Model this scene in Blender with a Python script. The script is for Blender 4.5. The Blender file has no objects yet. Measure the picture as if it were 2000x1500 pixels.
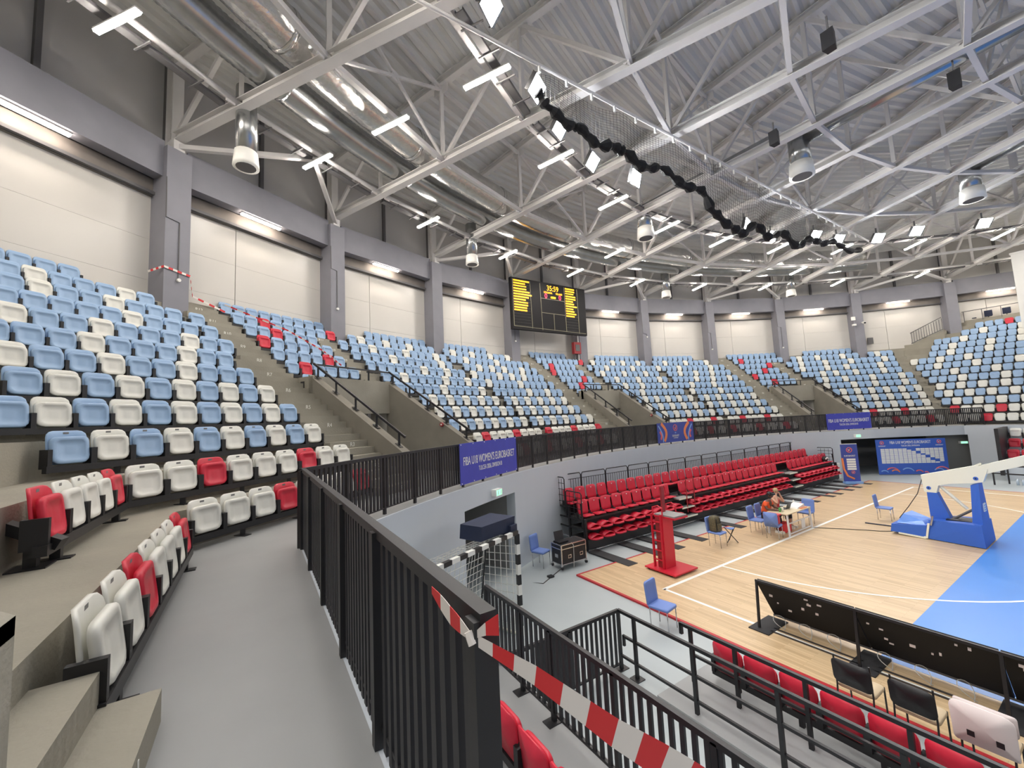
import bpy, math, random
import numpy as np
from mathutils import Vector, Matrix
random.seed(7)
S = bpy.context.scene
COL = S.collection
R_ = math.radians

# ---------------------------------------------------------------- camera
CAM = (-13.0497, -18.6535, 4.3819)
_yaw, _pit, _rol, _f = 2.57504749, 0.0899105, -0.0466351, 785.86
_fw = Vector((math.cos(_pit)*math.cos(_yaw), math.cos(_pit)*math.sin(_yaw), math.sin(_pit)))
_r0 = Vector((math.sin(_yaw), -math.cos(_yaw), 0)); _u0 = _r0.cross(_fw)
_r = math.cos(_rol)*_r0 + math.sin(_rol)*_u0
_u = -math.sin(_rol)*_r0 + math.cos(_rol)*_u0
cd = bpy.data.cameras.new('camera'); co = bpy.data.objects.new('camera', cd); COL.objects.link(co)
M = Matrix((( _r.x, _u.x, -_fw.x, CAM[0]), (_r.y, _u.y, -_fw.y, CAM[1]), (_r.z, _u.z, -_fw.z, CAM[2]), (0, 0, 0, 1)))
co.matrix_world = M
cd.sensor_width = 36; cd.lens = _f*36/2000; cd.clip_end = 300
S.camera = co

# ---------------------------------------------------------------- world, exposure
w = bpy.data.worlds.new('world'); S.world = w; w.use_nodes = True
w.node_tree.nodes['Background'].inputs[0].default_value = (.8, .82, .86, 1)
w.node_tree.nodes['Background'].inputs[1].default_value = .15
S.view_settings.view_transform = 'Standard'; S.view_settings.look = 'None'
S.view_settings.gamma = 1; S.view_settings.use_curve_mapping = False
S.view_settings.exposure = 0.0
FLOOD_W = 1500.0      # watts of each floodlight in the roof
BAR_E = 220.0         # emission of the linear lamps
WBAR_E = 55.0

# ---------------------------------------------------------------- helpers
def lin(c): return tuple(((v/255)/12.92 if v/255 <= .04045 else ((v/255+.055)/1.055)**2.4) for v in c)
MATS = {}
def mat(name, rgb, rough=.6, metal=0, emit=0, noise=0, nscale=4, bump=0, bscale=40, spec=.5, emitc=None):
    m = bpy.data.materials.new(name); m.use_nodes = True; nt = m.node_tree; b = nt.nodes['Principled BSDF']
    c = lin(rgb) + (1,)
    b.inputs['Base Color'].default_value = c; b.inputs['Roughness'].default_value = rough
    b.inputs['Metallic'].default_value = metal; b.inputs['Specular IOR Level'].default_value = spec
    if emit:
        b.inputs['Emission Color'].default_value = (lin(emitc or rgb) + (1,)); b.inputs['Emission Strength'].default_value = emit
    if noise or bump:
        tc = nt.nodes.new('ShaderNodeTexCoord')
    if noise:
        n = nt.nodes.new('ShaderNodeTexNoise'); n.inputs['Scale'].default_value = nscale; n.inputs['Detail'].default_value = 5
        nt.links.new(tc.outputs['Object'], n.inputs['Vector'])
        r = nt.nodes.new('ShaderNodeValToRGB')
        r.color_ramp.elements[0].position = .3; r.color_ramp.elements[1].position = .7
        r.color_ramp.elements[0].color = tuple(v*(1-noise) for v in c[:3]) + (1,)
        r.color_ramp.elements[1].color = tuple(min(1, v*(1+noise)) for v in c[:3]) + (1,)
        nt.links.new(n.outputs['Fac'], r.inputs['Fac']); nt.links.new(r.outputs['Color'], b.inputs['Base Color'])
    if bump:
        n2 = nt.nodes.new('ShaderNodeTexNoise'); n2.inputs['Scale'].default_value = bscale; n2.inputs['Detail'].default_value = 3
        nt.links.new(tc.outputs['Object'], n2.inputs['Vector'])
        bp = nt.nodes.new('ShaderNodeBump'); bp.inputs['Strength'].default_value = bump; bp.inputs['Distance'].default_value = .02
        nt.links.new(n2.outputs['Fac'], bp.inputs['Height']); nt.links.new(bp.outputs['Normal'], b.inputs['Normal'])
    MATS[name] = m; return m
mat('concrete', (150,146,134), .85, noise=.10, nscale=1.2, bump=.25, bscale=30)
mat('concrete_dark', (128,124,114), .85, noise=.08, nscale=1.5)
mat('epoxy', (150,152,152), .5, noise=.06, nscale=.9, bump=.06, bscale=6)
mat('floor_grey', (170,178,180), .45, noise=.04, nscale=.6)
mat('wall_paint', (196,203,210), .6, noise=.02, nscale=.5)
mat('passage_grey', (140,140,138), .7, noise=.04, nscale=.8)
mat('column_grey', (134,134,142), .7, noise=.05, nscale=1.5)
mat('panel', (206,203,196), .32, noise=.02, nscale=.4)
mat('panel_joint', (120,118,114), .7)
mat('upper_wall', (186,184,181), .65, noise=.05, nscale=.5)
mat('recess_concrete', (118,112,106), .8, noise=.12, nscale=2)  # dark concrete of the recessed strip below each ring beam
mat('dark_steel', (96,95,96), .55)
mat('steel', (216,214,212), .5, noise=.03, nscale=2)
mat('deck', (218,218,215), .5)
mat('duct', (176,178,178), .26, metal=.9, noise=.10, nscale=3, bump=.1, bscale=5)
mat('foil', (214,214,212), .25, metal=.95, noise=.08, nscale=5, bump=1.0, bscale=7)
mat('black', (30,30,33), .45, noise=.1, nscale=8)
mat('black_matt', (22,22,24), .8)
mat('slat', (38,38,42), .5)
mat('rubber', (44,44,46), .8, noise=.1, nscale=6)
mat('seat_blue', (150,180,214), .42, noise=.03, nscale=6)
mat('seat_white', (226,226,218), .4, noise=.03, nscale=6)
mat('seat_red', (206,38,62), .42, noise=.04, nscale=6)
mat('plate', (120,120,120), .5)
mat('paint_red', (200,30,52), .45)
mat('edge_red', (178,40,48), .5)
mat('white', (236,236,230), .5)
mat('line_white', (240,240,234), .5)
mat('cream', (232,230,212), .45)
mat('court_blue', (62,132,214), .35, noise=.03, nscale=1)
mat('pad_blue', (52,98,190), .5, noise=.04, nscale=2)
mat('sheet_blue', (92,140,220), .35, bump=.6, bscale=6)
mat('chair_blue', (108,134,196), .6)
mat('chrome', (200,200,200), .25, metal=.9)
mat('navy', (34,44,70), .7, noise=.1, nscale=4)
mat('banner_blue', (66,72,178), .5, noise=.05, nscale=5)
mat('banner_navy', (62,78,160), .5, noise=.05, nscale=4)
mat('wall_blue', (58,96,190), .5)
mat('orange', (238,140,84), .5)
mat('coral', (228,110,110), .5)
mat('sky_blue', (130,170,226), .5)
mat('lamp', (255,250,242), .4, emit=BAR_E, emitc=(255,246,236))
mat('wall_lamp', (255,250,242), .4, emit=WBAR_E, emitc=(255,240,226))
mat('flood', (255,255,255), .4, emit=60, emitc=(244,248,255))
mat('led_yellow', (255,190,40), .5, emit=2.2, emitc=(255,176,30))
mat('led_red', (255,60,90), .5, emit=2.6, emitc=(255,60,90))
mat('screen', (26,25,28), .6, spec=.2)
mat('screen_row', (40,39,36), .4)
mat('screen_line', (140,136,112), .5)
mat('exit_green', (120,210,160), .5, emit=1.5, emitc=(150,230,190))
mat('tape_red', (214,48,52), .45)
mat('tape_white', (232,226,220), .45)
mat('skin_a', (206,160,134), .55)
mat('skin_b', (92,64,50), .55)
mat('hair', (176,150,110), .7)
mat('shirt_orange', (240,92,40), .7)
mat('shirt_red', (214,58,62), .7)
mat('trousers', (40,40,48), .8)
mat('wood_table', (206,190,158), .5)
mat('camo', (92,84,62), .8, noise=.5, nscale=25)
mat('cable', (60,56,54), .6)
mat('cable_light', (176,176,172), .6)
mat('cloth_white', (224,212,210), .85)
mat('glass_water', (190,205,220), .15)
mat('green', (80,170,90), .5)
mat('chair_seat', (196,176,144), .6)
mat('fire_red', (150,40,46), .5)
mat('pipe_white', (222,222,222), .5)

class MB:
    def __init__(s): s.v = []; s.f = []; s.m = []
    def add(s, vs, fs, mi=0):
        o = len(s.v); s.v += [tuple(v) for v in vs]; s.f += [tuple(i+o for i in f) for f in fs]; s.m += [mi]*len(fs)
        return s
    def box(s, x0, x1, y0, y1, z0, z1, mi=0):
        return s.add([(x0,y0,z0),(x1,y0,z0),(x1,y1,z0),(x0,y1,z0),(x0,y0,z1),(x1,y0,z1),(x1,y1,z1),(x0,y1,z1)],
                     [(0,3,2,1),(4,5,6,7),(0,1,5,4),(1,2,6,5),(2,3,7,6),(3,0,4,7)], mi)
    def hexa(s, b, t, mi=0):                    # two quads, bottom (ccw from above) and top
        n = len(b)
        return s.add(list(b)+list(t), [tuple(range(n))[::-1], tuple(range(n, 2*n))] + [(i,(i+1)%n,n+(i+1)%n,n+i) for i in range(n)], mi)
    def prism(s, poly, z0, z1, mi=0):
        return s.hexa([(x,y,z0) for x,y in poly], [(x,y,z1) for x,y in poly], mi)
    def bar(s, p, q, a, b, mi=0, up=(0,0,1)):   # rectangular bar, a across, b along up
        p = Vector(p); q = Vector(q); d = (q-p).normalized(); u = Vector(up)
        if abs(d.dot(u)) > .98: u = Vector((1,0,0))
        x = d.cross(u).normalized(); u = x.cross(d)
        c = [(-a/2,-b/2),(a/2,-b/2),(a/2,b/2),(-a/2,b/2)]
        vs = [p+x*i+u*j for i,j in c] + [q+x*i+u*j for i,j in c]
        return s.add(vs, [(0,1,2,3),(7,6,5,4)] + [(i,i+4,(i+1)%4+4,(i+1)%4) for i in range(4)], mi)
    def ibeam(s, p, q, a, b, t=.03, mi=0):
        s.off(p, q, a, t, -b/2+t/2, mi); s.off(p, q, a, t, b/2-t/2, mi); s.bar(p, q, t, b-2*t, mi); return s
    def off(s, p, q, a, b, dz, mi):
        p = Vector(p); q = Vector(q); d = (q-p).normalized(); u = Vector((0,0,1))
        x = d.cross(u).normalized(); u = x.cross(d)
        return s.bar(p+u*dz, q+u*dz, a, b, mi)
    def tube(s, path, r, n=8, mi=0, rs=None, closed=False):
        path = [Vector(p) for p in path]; k = len(path); vs = []; fs = []
        px = None
        for i, p in enumerate(path):
            d = (path[min(i+1,k-1)]-path[max(i-1,0)]).normalized()
            if px is None:
                u = Vector((0,0,1)) if abs(d.z) < .95 else Vector((1,0,0)); px = d.cross(u).normalized()
            else: px = (px - d*px.dot(d)).normalized()
            y = d.cross(px); rr = rs[i] if rs else r
            for j in range(n):
                a = 2*math.pi*j/n; vs.append(p + (px*math.cos(a)+y*math.sin(a))*rr)
        for i in range(k-1):
            for j in range(n): fs.append((i*n+j, i*n+(j+1)%n, (i+1)*n+(j+1)%n, (i+1)*n+j))
        fs.append(tuple(range(n))[::-1]); fs.append(tuple((k-1)*n+j for j in range(n)))
        return s.add(vs, fs, mi)
    def mesh(s, name, mats, smooth=False):
        me = bpy.data.meshes.new(name); me.from_pydata(s.v, [], s.f)
        for m in mats: me.materials.append(MATS[m])
        if len(mats) > 1: me.polygons.foreach_set('material_index', s.m)
        if smooth: me.polygons.foreach_set('use_smooth', [True]*len(me.polygons))
        me.update(); return me
    def build(s, name, mats, parent=None, smooth=False, **kw):
        if isinstance(mats, str): mats = (mats,)
        return obj(name, s.mesh(name, mats, smooth), parent, **kw)
def obj(name, me, parent=None, label=None, cat=None, group=None, kind=None):
    o = bpy.data.objects.new(name, me); COL.objects.link(o)
    if parent is not None:
        o.parent = parent; o.matrix_parent_inverse = Matrix.Translation(-Vector(parent.location)) if parent.get('_w') else Matrix()
    tag(o, label, cat, group, kind); return o
def tag(o, label=None, cat=None, group=None, kind=None):
    if label: o['label'] = label
    if cat: o['category'] = cat
    if group: o['group'] = group
    if kind: o['kind'] = kind
    return o
WORLD_T = []
def thing(name, label, cat, loc=(0,0,0), rot=None, group=None, kind=None):   # Empty at the thing's base; parts given in world coordinates when rot is None
    o = bpy.data.objects.new(name, None); COL.objects.link(o); o.location = loc; o.empty_display_size = .1
    if rot is None: o['_w'] = 1; WORLD_T.append(o)
    else: o.rotation_euler = (0, 0, rot)
    return tag(o, label, cat, group, kind)
def P(a, r, z=0.0): return (r*math.cos(R_(a)), r*math.sin(R_(a)), z)
ORD = 'first second third fourth fifth sixth seventh eighth ninth tenth eleventh twelfth thirteenth fourteenth fifteenth sixteenth seventeenth eighteenth nineteenth twentieth'.split()
def ordn(i):
    if i < 20: return ORD[i]
    t, u = divmod(i+1, 10)
    return {2:'twenty',3:'thirty',4:'forty',5:'fifty'}[t] + ('-'+ORD[u-1] if u else 'th') if u else {2:'twentieth',3:'thirtieth',4:'fortieth',5:'fiftieth'}[t]
def sector(mb, r0, r1, a0, a1, z0, z1, n=6, mi=0):
    aa = [a0+(a1-a0)*i/n for i in range(n+1)]
    lo = [P(a,r0)[:2] for a in aa]; hi = [P(a,r1)[:2] for a in aa]
    for i in range(n):
        q = [lo[i], hi[i], hi[i+1], lo[i+1]]
        if a1 < a0: q = q[::-1]
        mb.prism(q, z0, z1, mi)
    return mb
_TXT = {}
def text_mesh(t, size, matname, ext=.002, font_scale=1.0, align='CENTER', squash=1.0):
    key = (t, size, matname, align, squash)
    if key in _TXT: return _TXT[key]
    cu = bpy.data.curves.new('lettering', 'FONT'); cu.body = t; cu.size = size; cu.extrude = ext; cu.align_x = align; cu.align_y = 'CENTER'
    o = bpy.data.objects.new('lettering', cu); COL.objects.link(o)
    dg = bpy.context.evaluated_depsgraph_get(); me = bpy.data.meshes.new_from_object(o.evaluated_get(dg))
    bpy.data.objects.remove(o); bpy.data.curves.remove(cu)
    me.materials.clear(); me.materials.append(MATS[matname])
    if squash != 1.0: me.transform(Matrix.Diagonal((squash,1,1,1)))
    _TXT[key] = me; return me
def place_text(name, t, size, matname, parent, origin, xdir, updir, align='CENTER', squash=1.0):
    me = text_mesh(t, size, matname, align=align, squash=squash)
    x = Vector(xdir).normalized(); u = Vector(updir).normalized(); n = x.cross(u)
    mw = Matrix(((x.x,u.x,n.x,origin[0]),(x.y,u.y,n.y,origin[1]),(x.z,u.z,n.z,origin[2]),(0,0,0,1)))
    me2 = me.copy(); me2.transform(mw)
    return obj(name, me2, parent)
# ================================================================ large structure
ZC = 2.775; RH = .54; RD = .82
def zrow(k): return ZC + RH*(k-1)
def rf(k): return 28.4 + RD*(k-2)
def ys(k): return 19.62 + RD*(k-2)
def rpan(k): return 28.15 + RD*(k-1)
def ypan(k): return 19.4 + RD*(k-1)
AX = (210, 180, 150)                      # axes of the three stairwells
V_L, V_R = 1.55, -1.95                    # outer faces of the stairwell walls, across the axis
def bL(r): return math.degrees(math.asin(V_L/r))
def bR(r): return math.degrees(math.asin(-V_R/r))

# --- floor and court
fl = MB(); fl.prism([P(a, 31)[:2] for a in range(0, 360, 5)], -.3, -.04)
fl.build('floor', 'floor_grey', kind='structure', label='light grey painted floor around the court')
m = MATS['wood'] = bpy.data.materials.new('wood'); m.use_nodes = True; nt = m.node_tree; b = nt.nodes['Principled BSDF']
tc = nt.nodes.new('ShaderNodeTexCoord'); br = nt.nodes.new('ShaderNodeTexBrick')
br.inputs['Color1'].default_value = lin((214,188,150))+(1,); br.inputs['Color2'].default_value = lin((190,162,124))+(1,); br.inputs['Mortar'].default_value = lin((178,150,112))+(1,)
br.inputs['Scale'].default_value = 1; br.inputs['Brick Width'].default_value = .9; br.inputs['Row Height'].default_value = .07; br.inputs['Mortar Size'].default_value = .002
br.inputs['Bias'].default_value = -.25
nz = nt.nodes.new('ShaderNodeTexNoise'); nz.inputs['Scale'].default_value = 1.4; nz.inputs['Detail'].default_value = 6
mp = nt.nodes.new('ShaderNodeMapping'); mp.inputs['Scale'].default_value = (.6, 7, 1)
mx = nt.nodes.new('ShaderNodeMixRGB'); mx.blend_type = 'MULTIPLY'; mx.inputs['Fac'].default_value = .35
rp = nt.nodes.new('ShaderNodeValToRGB'); rp.color_ramp.elements[0].position = .35; rp.color_ramp.elements[0].color = (.72,.68,.62,1); rp.color_ramp.elements[1].position = .62; rp.color_ramp.elements[1].color = (1,1,1,1)
nt.links.new(tc.outputs['Object'], br.inputs['Vector']); nt.links.new(tc.outputs['Object'], mp.inputs['Vector']); nt.links.new(mp.outputs['Vector'], nz.inputs['Vector'])
nt.links.new(nz.outputs['Fac'], rp.inputs['Fac']); nt.links.new(br.outputs['Color'], mx.inputs['Color1']); nt.links.new(rp.outputs['Color'], mx.inputs['Color2'])
nt.links.new(mx.outputs['Color'], b.inputs['Base Color']); b.inputs['Roughness'].default_value = .32
court = MB().box(-22.04, 22.04, -10.99, 10.99, -.04, 0).build('floor_court', 'wood', kind='structure', label='pale wooden sports floor with white lines and blue field')
e = MB()
e.box(-22.1, 22.1, -11.06, -10.99, -.04, .004); e.build('floor_edge', 'edge_red', court)
MB().box(-22.1, -22.04, -10.99, 11.06, -.04, .004).build('floor_edge', 'edge_red', court)
MB().box(-22.04, 22.1, 10.99, 11.06, -.04, .004).build('floor_edge', 'edge_red', court)
MB().box(-16, 16, -9.5, 9.5, 0, .003).build('blue_field', 'court_blue', court)
def flat_line(name, pts, wd, z=.005):
    mb = MB()
    for (x0,y0),(x1,y1) in zip(pts, pts[1:]): mb.bar((x0,y0,z-.002),(x1,y1,z-.002), wd, .004)
    return mb.build(name, 'line_white', court)
flat_line('court_line', [(-20,-10.04),(-20,10.04)], .09)
flat_line('court_line', [(-20,-10),(20,-10)], .08)
flat_line('court_line', [(-20,10),(20,10)], .08)
arc6 = [(-20+6*math.sin(R_(t)), -1.5-6*math.cos(R_(t))) for t in range(0, 91, 5)]
flat_line('court_line', arc6 + [(x, -y) for x, y in arc6[::-1]], .06, .006)
flat_line('court_line', [(-14,-7.5),(14,-7.5)], .05, .006)

# --- lower ring wall with its two openings
ZCW = ZC-.004
wl = MB()
def wall_arc(a0, a1, z0, z1, n): sector(wl, 26.45, 26.75, a0, a1, z0, z1, n)
wall_arc(100, 136.6, 2.22, ZCW, 18); wall_arc(136.6, 152.9, 2.22, ZCW, 10)
wall_arc(152.9, 207.13, -.04, ZCW, 40); wall_arc(207.13, 212.9, 2.22, ZCW, 4); wall_arc(212.9, 223.1, -.04, ZCW, 8)
wl.box(-19.38, 6, -18.4, -18.08, -.04, ZCW); wl.box(-19.38, 6, 18.08, 18.4, 2.22, ZCW)
wl.box(-19.2, 6, 18.08, 18.4, -.04, 2.22)
wall_low = wl.build('wall_ring', 'wall_paint', kind='structure', label='pale curved wall around the court below the concourse')
ps = MB()      # passage behind the near opening, then the wide one
for a in (207.0, 213.0):
    p0 = P(a, 26.75); p1 = P(a, 31); ps.bar((p0[0],p0[1],1.1),(p1[0],p1[1],1.1), .12, 2.3)
sector(ps, 30.0, 30.2, 206.5, 213.5, -.04, 2.4, 4); sector(ps, 26.75, 30.2, 206.5, 213.5, 2.22, 2.4, 4)
ps.build('wall_passage', 'passage_grey', kind='structure', label='grey passage behind the doorway near the small goal')
ps = MB()
p0 = P(153.2, 26.75); p1 = P(153.2, 31); ps.bar((p0[0],p0[1],1.1),(p1[0],p1[1],1.1), .12, 2.3)
sector(ps, 30.6, 30.8, 130, 154, -.04, 2.4, 8); sector(ps, 26.75, 30.8, 130, 154, 2.22, 2.4, 8)
sector(ps, 27.2, 27.4, 128, 140.2, -.04, 2.3, 6)
ps.build('wall_corridor', 'passage_grey', kind='structure', label='grey corridor walls behind the blue press backdrop')

# --- concourse and seating terrace
def half_band(mb, R1, Y1, R2, Y2, z0, z1, cuts=True, xend=6, up=True):
    def segs(R, Y):
        hi = 180+math.degrees(math.asin(min(.999, Y/R))); lo = 360-hi
        if not cuts: return [(lo, hi)]
        return [(lo, 150-bR(R)), (150+bL(R), 180-bR(R)), (180+bL(R), 210-bR(R)), (210+bL(R), hi)]
    for (a0,a1),(c0,c1) in zip(segs(R1,Y1), segs(R2,Y2)):
        n = max(4, int(abs(a1-a0)/2))
        for i in range(n):
            q = [P(a0+(a1-a0)*i/n, R1)[:2], P(c0+(c1-c0)*i/n, R2)[:2], P(c0+(c1-c0)*(i+1)/n, R2)[:2], P(a0+(a1-a0)*(i+1)/n, R1)[:2]]
            mb.prism(q, z0, z1)
    x1, x2 = -math.sqrt(R1*R1-Y1*Y1), -math.sqrt(max(.1, R2*R2-Y2*Y2))
    mb.prism([(x2,-Y2),(xend,-Y2),(xend,-Y1),(x1,-Y1)], z0, z1)
    mb.prism([(x1,Y1),(xend,Y1),(xend,Y2),(x2,Y2)], z0, z1)
cb = MB(); half_band(cb, 26.50, 18.13, rf(2)+.1, ys(2)+.1, ZC-.25, ZC, cuts=False)
sector(cb, 28.3, 34.5, 206.2, 213.2, ZC-.25, ZC-.002); sector(cb, 28.3, 34.5, 176.2, 183.2, ZC-.25, ZC-.002); sector(cb, 28.3, 34.5, 146.2, 153.2, ZC-.25, ZC-.002)
cb.build('floor_concourse', 'epoxy', kind='structure', label='grey concourse floor in front of the first seat row')
terr = bpy.data.objects.new('floor_terrace', None); COL.objects.link(terr); tag(terr, 'stepped concrete seating terrace', kind='structure')
for k in range(2, 13):
    sb = MB(); half_band(sb, rf(k), ys(k), rf(k+1)+.02, ys(k+1)+.02, zrow(k)-.75, zrow(k), cuts=(k <= 6))
    sb.build('terrace_step', 'concrete', terr)
for k in range(13, 17):
    y0, y1 = ys(k), ys(k+1)+.02
    sb = MB(); sb.prism([(-math.sqrt(37.3**2-y0*y0), y0), (6, y0), (6, y1), (-math.sqrt(37.3**2-y1*y1), y1)], zrow(k)-.75, zrow(k)); sb.build('terrace_step', 'concrete', terr)
y0 = ys(17); sb = MB(); sb.prism([(-math.sqrt(37.3**2-y0*y0), y0), (6, y0), (6, 36.8), (-6, 36.8)], zrow(15), zrow(16)+.1); sb.build('terrace_step', 'concrete', terr)

# --- stairs on the terrace, three risers to a row, with painted row names
def stair(axis, a_lo, a_hi, k0, k1, label, names):
    st = bpy.data.objects.new('stair', None); COL.objects.link(st); tag(st, label, kind='structure')
    for k in range(k0, k1+1):
        for j in (1, 2):
            sb = MB(); r1 = rf(k+1)-.273*(3-j); sector(sb, r1, rf(k+1)+.01, axis+a_lo(k), axis+a_hi(k), zrow(k)-.2, zrow(k)+RH*j/3, 3)
            sb.build('step', 'concrete', st)
        if names:
            am = axis+(a_lo(k)+a_hi(k))/2; r1 = rf(k+1)-.546-.004
            place_text('row_name', 'R%d' % k, .15, 'white', st, P(am, r1, zrow(k)+.085), (-math.sin(R_(am))*-1, -math.cos(R_(am)), 0), (0,0,1))
    return st
for ax, nm in zip(AX, ('nearest', 'middle', 'farthest')):
    stair(ax, lambda k: 2.65, lambda k: 5.45 if k < 8 else 4.65, 1, 12, 'concrete stairs with white row names left of the %s stairwell' % nm, True)
    stair(ax, lambda k: -3.75, lambda k: -2.45, 7, 11, 'short concrete stairs above the %s stairwell' % nm, True)
st = bpy.data.objects.new('stair', None); COL.objects.link(st); tag(st, 'concrete steps beside the camera in the near left corner', kind='structure')
for k in range(1, 5):
    for j in (1, 2):
        y1 = -(ys(k+1)-.26*(3-j)); MB().box(-16.22, -15.05, -(ys(k+1)+.01), y1, zrow(k)-.2, zrow(k)+RH*j/3).build('step', 'concrete', st)
place_text('row_name', 'R1', .16, 'white', st, (-15.62, -(ys(2)-.52)+.003, ZC+.085), (-1,0,0), (0,0,1))
# parapet next to those steps
pw = MB(); pw.prism([(-15.05,-19.3),(-14.8,-19.3),(-14.8,-24),(-15.05,-24)], ZC, ZC+1.06)
pw.hexa([(-15.05,-19.3,ZC+1.0),(-15.05,-24,ZC+1.0),(-14.8,-24,ZC+1.0),(-14.8,-19.3,ZC+1.0)], [(-15.05,-19.3,ZC+1.06),(-15.05,-24,ZC+4.2),(-14.8,-24,ZC+4.2),(-14.8,-19.3,ZC+1.06)])
pw.build('wall_parapet', 'concrete', kind='structure', label='concrete parapet beside the near left steps')
# aisle at the far corner of the terrace
st = bpy.data.objects.new('stair', None); COL.objects.link(st); tag(st, 'concrete aisle steps at the far right corner of the terrace', kind='structure')
for k in range(1, 10):
    for j in (1, 2):
        a1 = 180-math.degrees(math.asin(ys(k+1)/rf(k+1))); sb = MB(); sector(sb, rf(k+1)-.273*(3-j), rf(k+1)+.05, a1-.4, a1+1.5, zrow(k)-.2, zrow(k)+RH*j/3, 2); sb.build('step', 'concrete', st)

# --- stairwells (walls sloping with the terrace, back wall with doorway)
for ax, nm in zip(AX, ('nearest', 'middle', 'farthest')):
    c, s_ = math.cos(R_(ax)), math.sin(R_(ax))
    W2 = lambda u, v: (c*u - s_*v, s_*u + c*v)
    sw = bpy.data.objects.new('wall_stairwell', None); COL.objects.link(sw); tag(sw, 'concrete walls of the %s stairwell in the terrace' % nm, kind='structure')
    def zt(u): return 6.02-.652*(31.75-u)
    for v0, v1 in ((V_L-.3, V_L), (V_R, V_R+.3)):
        b = MB(); u0, u1 = 28.05, 31.95
        q = [W2(u0,v0), W2(u1,v0), W2(u1,v1), W2(u0,v1)]
        b.hexa([(x,y,ZC-.2) for x,y in q], [(q[0][0],q[0][1],zt(u0)),(q[1][0],q[1][1],zt(31.85)),(q[2][0],q[2][1],zt(31.85)),(q[3][0],q[3][1],zt(u0))])
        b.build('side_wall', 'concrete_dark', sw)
    b = MB(); q = [W2(31.75,V_R), W2(32.6,V_R), W2(32.6,V_L), W2(31.75,V_L)]; b.prism(q, 4.85, 6.03); b.build('lintel', 'concrete', sw)
    b = MB()
    for v in (V_R+.15, V_L-.15): b.bar((*W2(31.9,v),3.8), (*W2(36,v),3.8), .3, 2.1)
    b.prism([W2(35.8,V_R), W2(36,V_R), W2(36,V_L), W2(35.8,V_L)], ZC, 4.9); b.prism([W2(32.5,V_R), W2(36,V_R), W2(36,V_L), W2(32.5,V_L)], 4.85, 5.0)
    b.build('corridor', 'panel', sw)
    b = MB(); b.prism([W2(31.76,-.75), W2(31.8,-.75), W2(31.8,-.6), W2(31.76,-.6)], ZC, 4.85); b.build('door_leaf', 'dark_steel', sw)

# --- outer wall: columns, ring beams, light panels, upper wall
COLA = [5+10*k for k in range(36)]
CORR = {215:215.0, 205:205.0, 195:195.1, 185:185.2, 175:175.2, 165:165.2, 155:155.1, 145:145.0, 135:135.2}
vis = [a for a in range(55, 256, 10)]
upper = bpy.data.objects.new('wall_outer', None); COL.objects.link(upper); tag(upper, 'outer wall of light panels between grey columns', kind='structure')
def radial_box(mb, a, r0, r1, hw, z0, z1, mi=0):
    n = Vector(P(a, 1)); t = Vector((-n.y, n.x, 0))
    q = [n*r0-t*hw, n*r1-t*hw, n*r1+t*hw, n*r0+t*hw]
    mb.prism([(v.x, v.y) for v in q], z0, z1, mi)
for i, a in enumerate(vis):
    aa = CORR.get(a, a)
    mb = MB(); radial_box(mb, aa, 36.55, 37.5, .37, 8.0, 14.12); mb.build('column', 'column_grey', upper)
    mb = MB(); radial_box(mb, aa, 36.75, 36.78, .17, 14.12, 17.6); radial_box(mb, aa, 37.1, 37.13, .17, 14.12, 17.6); radial_box(mb, aa, 36.78, 37.1, .02, 14.12, 17.6); mb.build('steel_post', 'steel', upper)
    mb = MB(); radial_box(mb, aa, 37.15, 37.4, .12, 14.12, 17.6); mb.build('wall_post', 'dark_steel', upper)
for i in range(len(vis)-1):
    a0, a1 = CORR.get(vis[i], vis[i]), CORR.get(vis[i+1], vis[i+1]); am = (a0+a1)/2; h = 36.9*math.sin(R_((a1-a0)/2))
    rc = 36.9*math.cos(R_(5))
    mb = MB(); radial_box(mb, am, rc-.1, rc+.35, h-.35, 13.08, 14.34); mb.build('ring_beam', 'column_grey', upper)
    mb = MB(); radial_box(mb, am, rc+.45, rc+.6, h-.2, 12.5, 13.1); mb.build('beam_recess', 'recess_concrete', upper)
    mb = MB(); radial_box(mb, am, rc+.32, rc+.46, h-.2, 12.52, 12.62); mb.build('panel_rail', 'dark_steel', upper)
    n = Vector(P(am, 1)); t = Vector((-n.y, n.x, 0)); edges = [-h-.1, h*.28, h+.1]
    for s0, s1 in zip(edges, edges[1:]):
        q = [n*(rc+.55)+t*(s0+.012), n*(rc+.65)+t*(s0+.012), n*(rc+.65)+t*(s1-.012), n*(rc+.55)+t*(s1-.012)]
        zs = [8.3, 9.6, 11.0, 12.55]
        for z0, z1 in zip(zs, zs[1:]):
            mb = MB(); mb.prism([(v.x,v.y) for v in q], z0+.003, z1-.003); mb.build('wall_panel', 'panel', upper)
    mb = MB(); radial_box(mb, am, rc+.62, rc+.7, h+.2, 8.0, 14.3); mb.build('panel_backing', 'panel_joint', upper)
    mb = MB(); radial_box(mb, am, rc+.5, rc+.62, h+.1, 8.0, 9.02); mb.build('plinth', 'concrete', upper)
    mb = MB(); radial_box(mb, am, rc+.5, rc+.6, h+.2, 14.3, 18.0); mb.build('upper_panel', 'upper_wall', upper)
    mb = MB(); radial_box(mb, am, rc+.36, rc+.52, .07, 14.3, 18.0); mb.build('wall_post', 'dark_steel', upper)
mb = MB()
for a in list(range(255, 416, 5)):                                 # the rest of the round wall, behind the camera
    radial_box(mb, a+2.5, 37.4, 37.6, 1.75, -.04, 18.2)
mb.build('wall_behind', 'upper_wall', kind='structure', label='plain round wall behind the camera')

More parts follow.
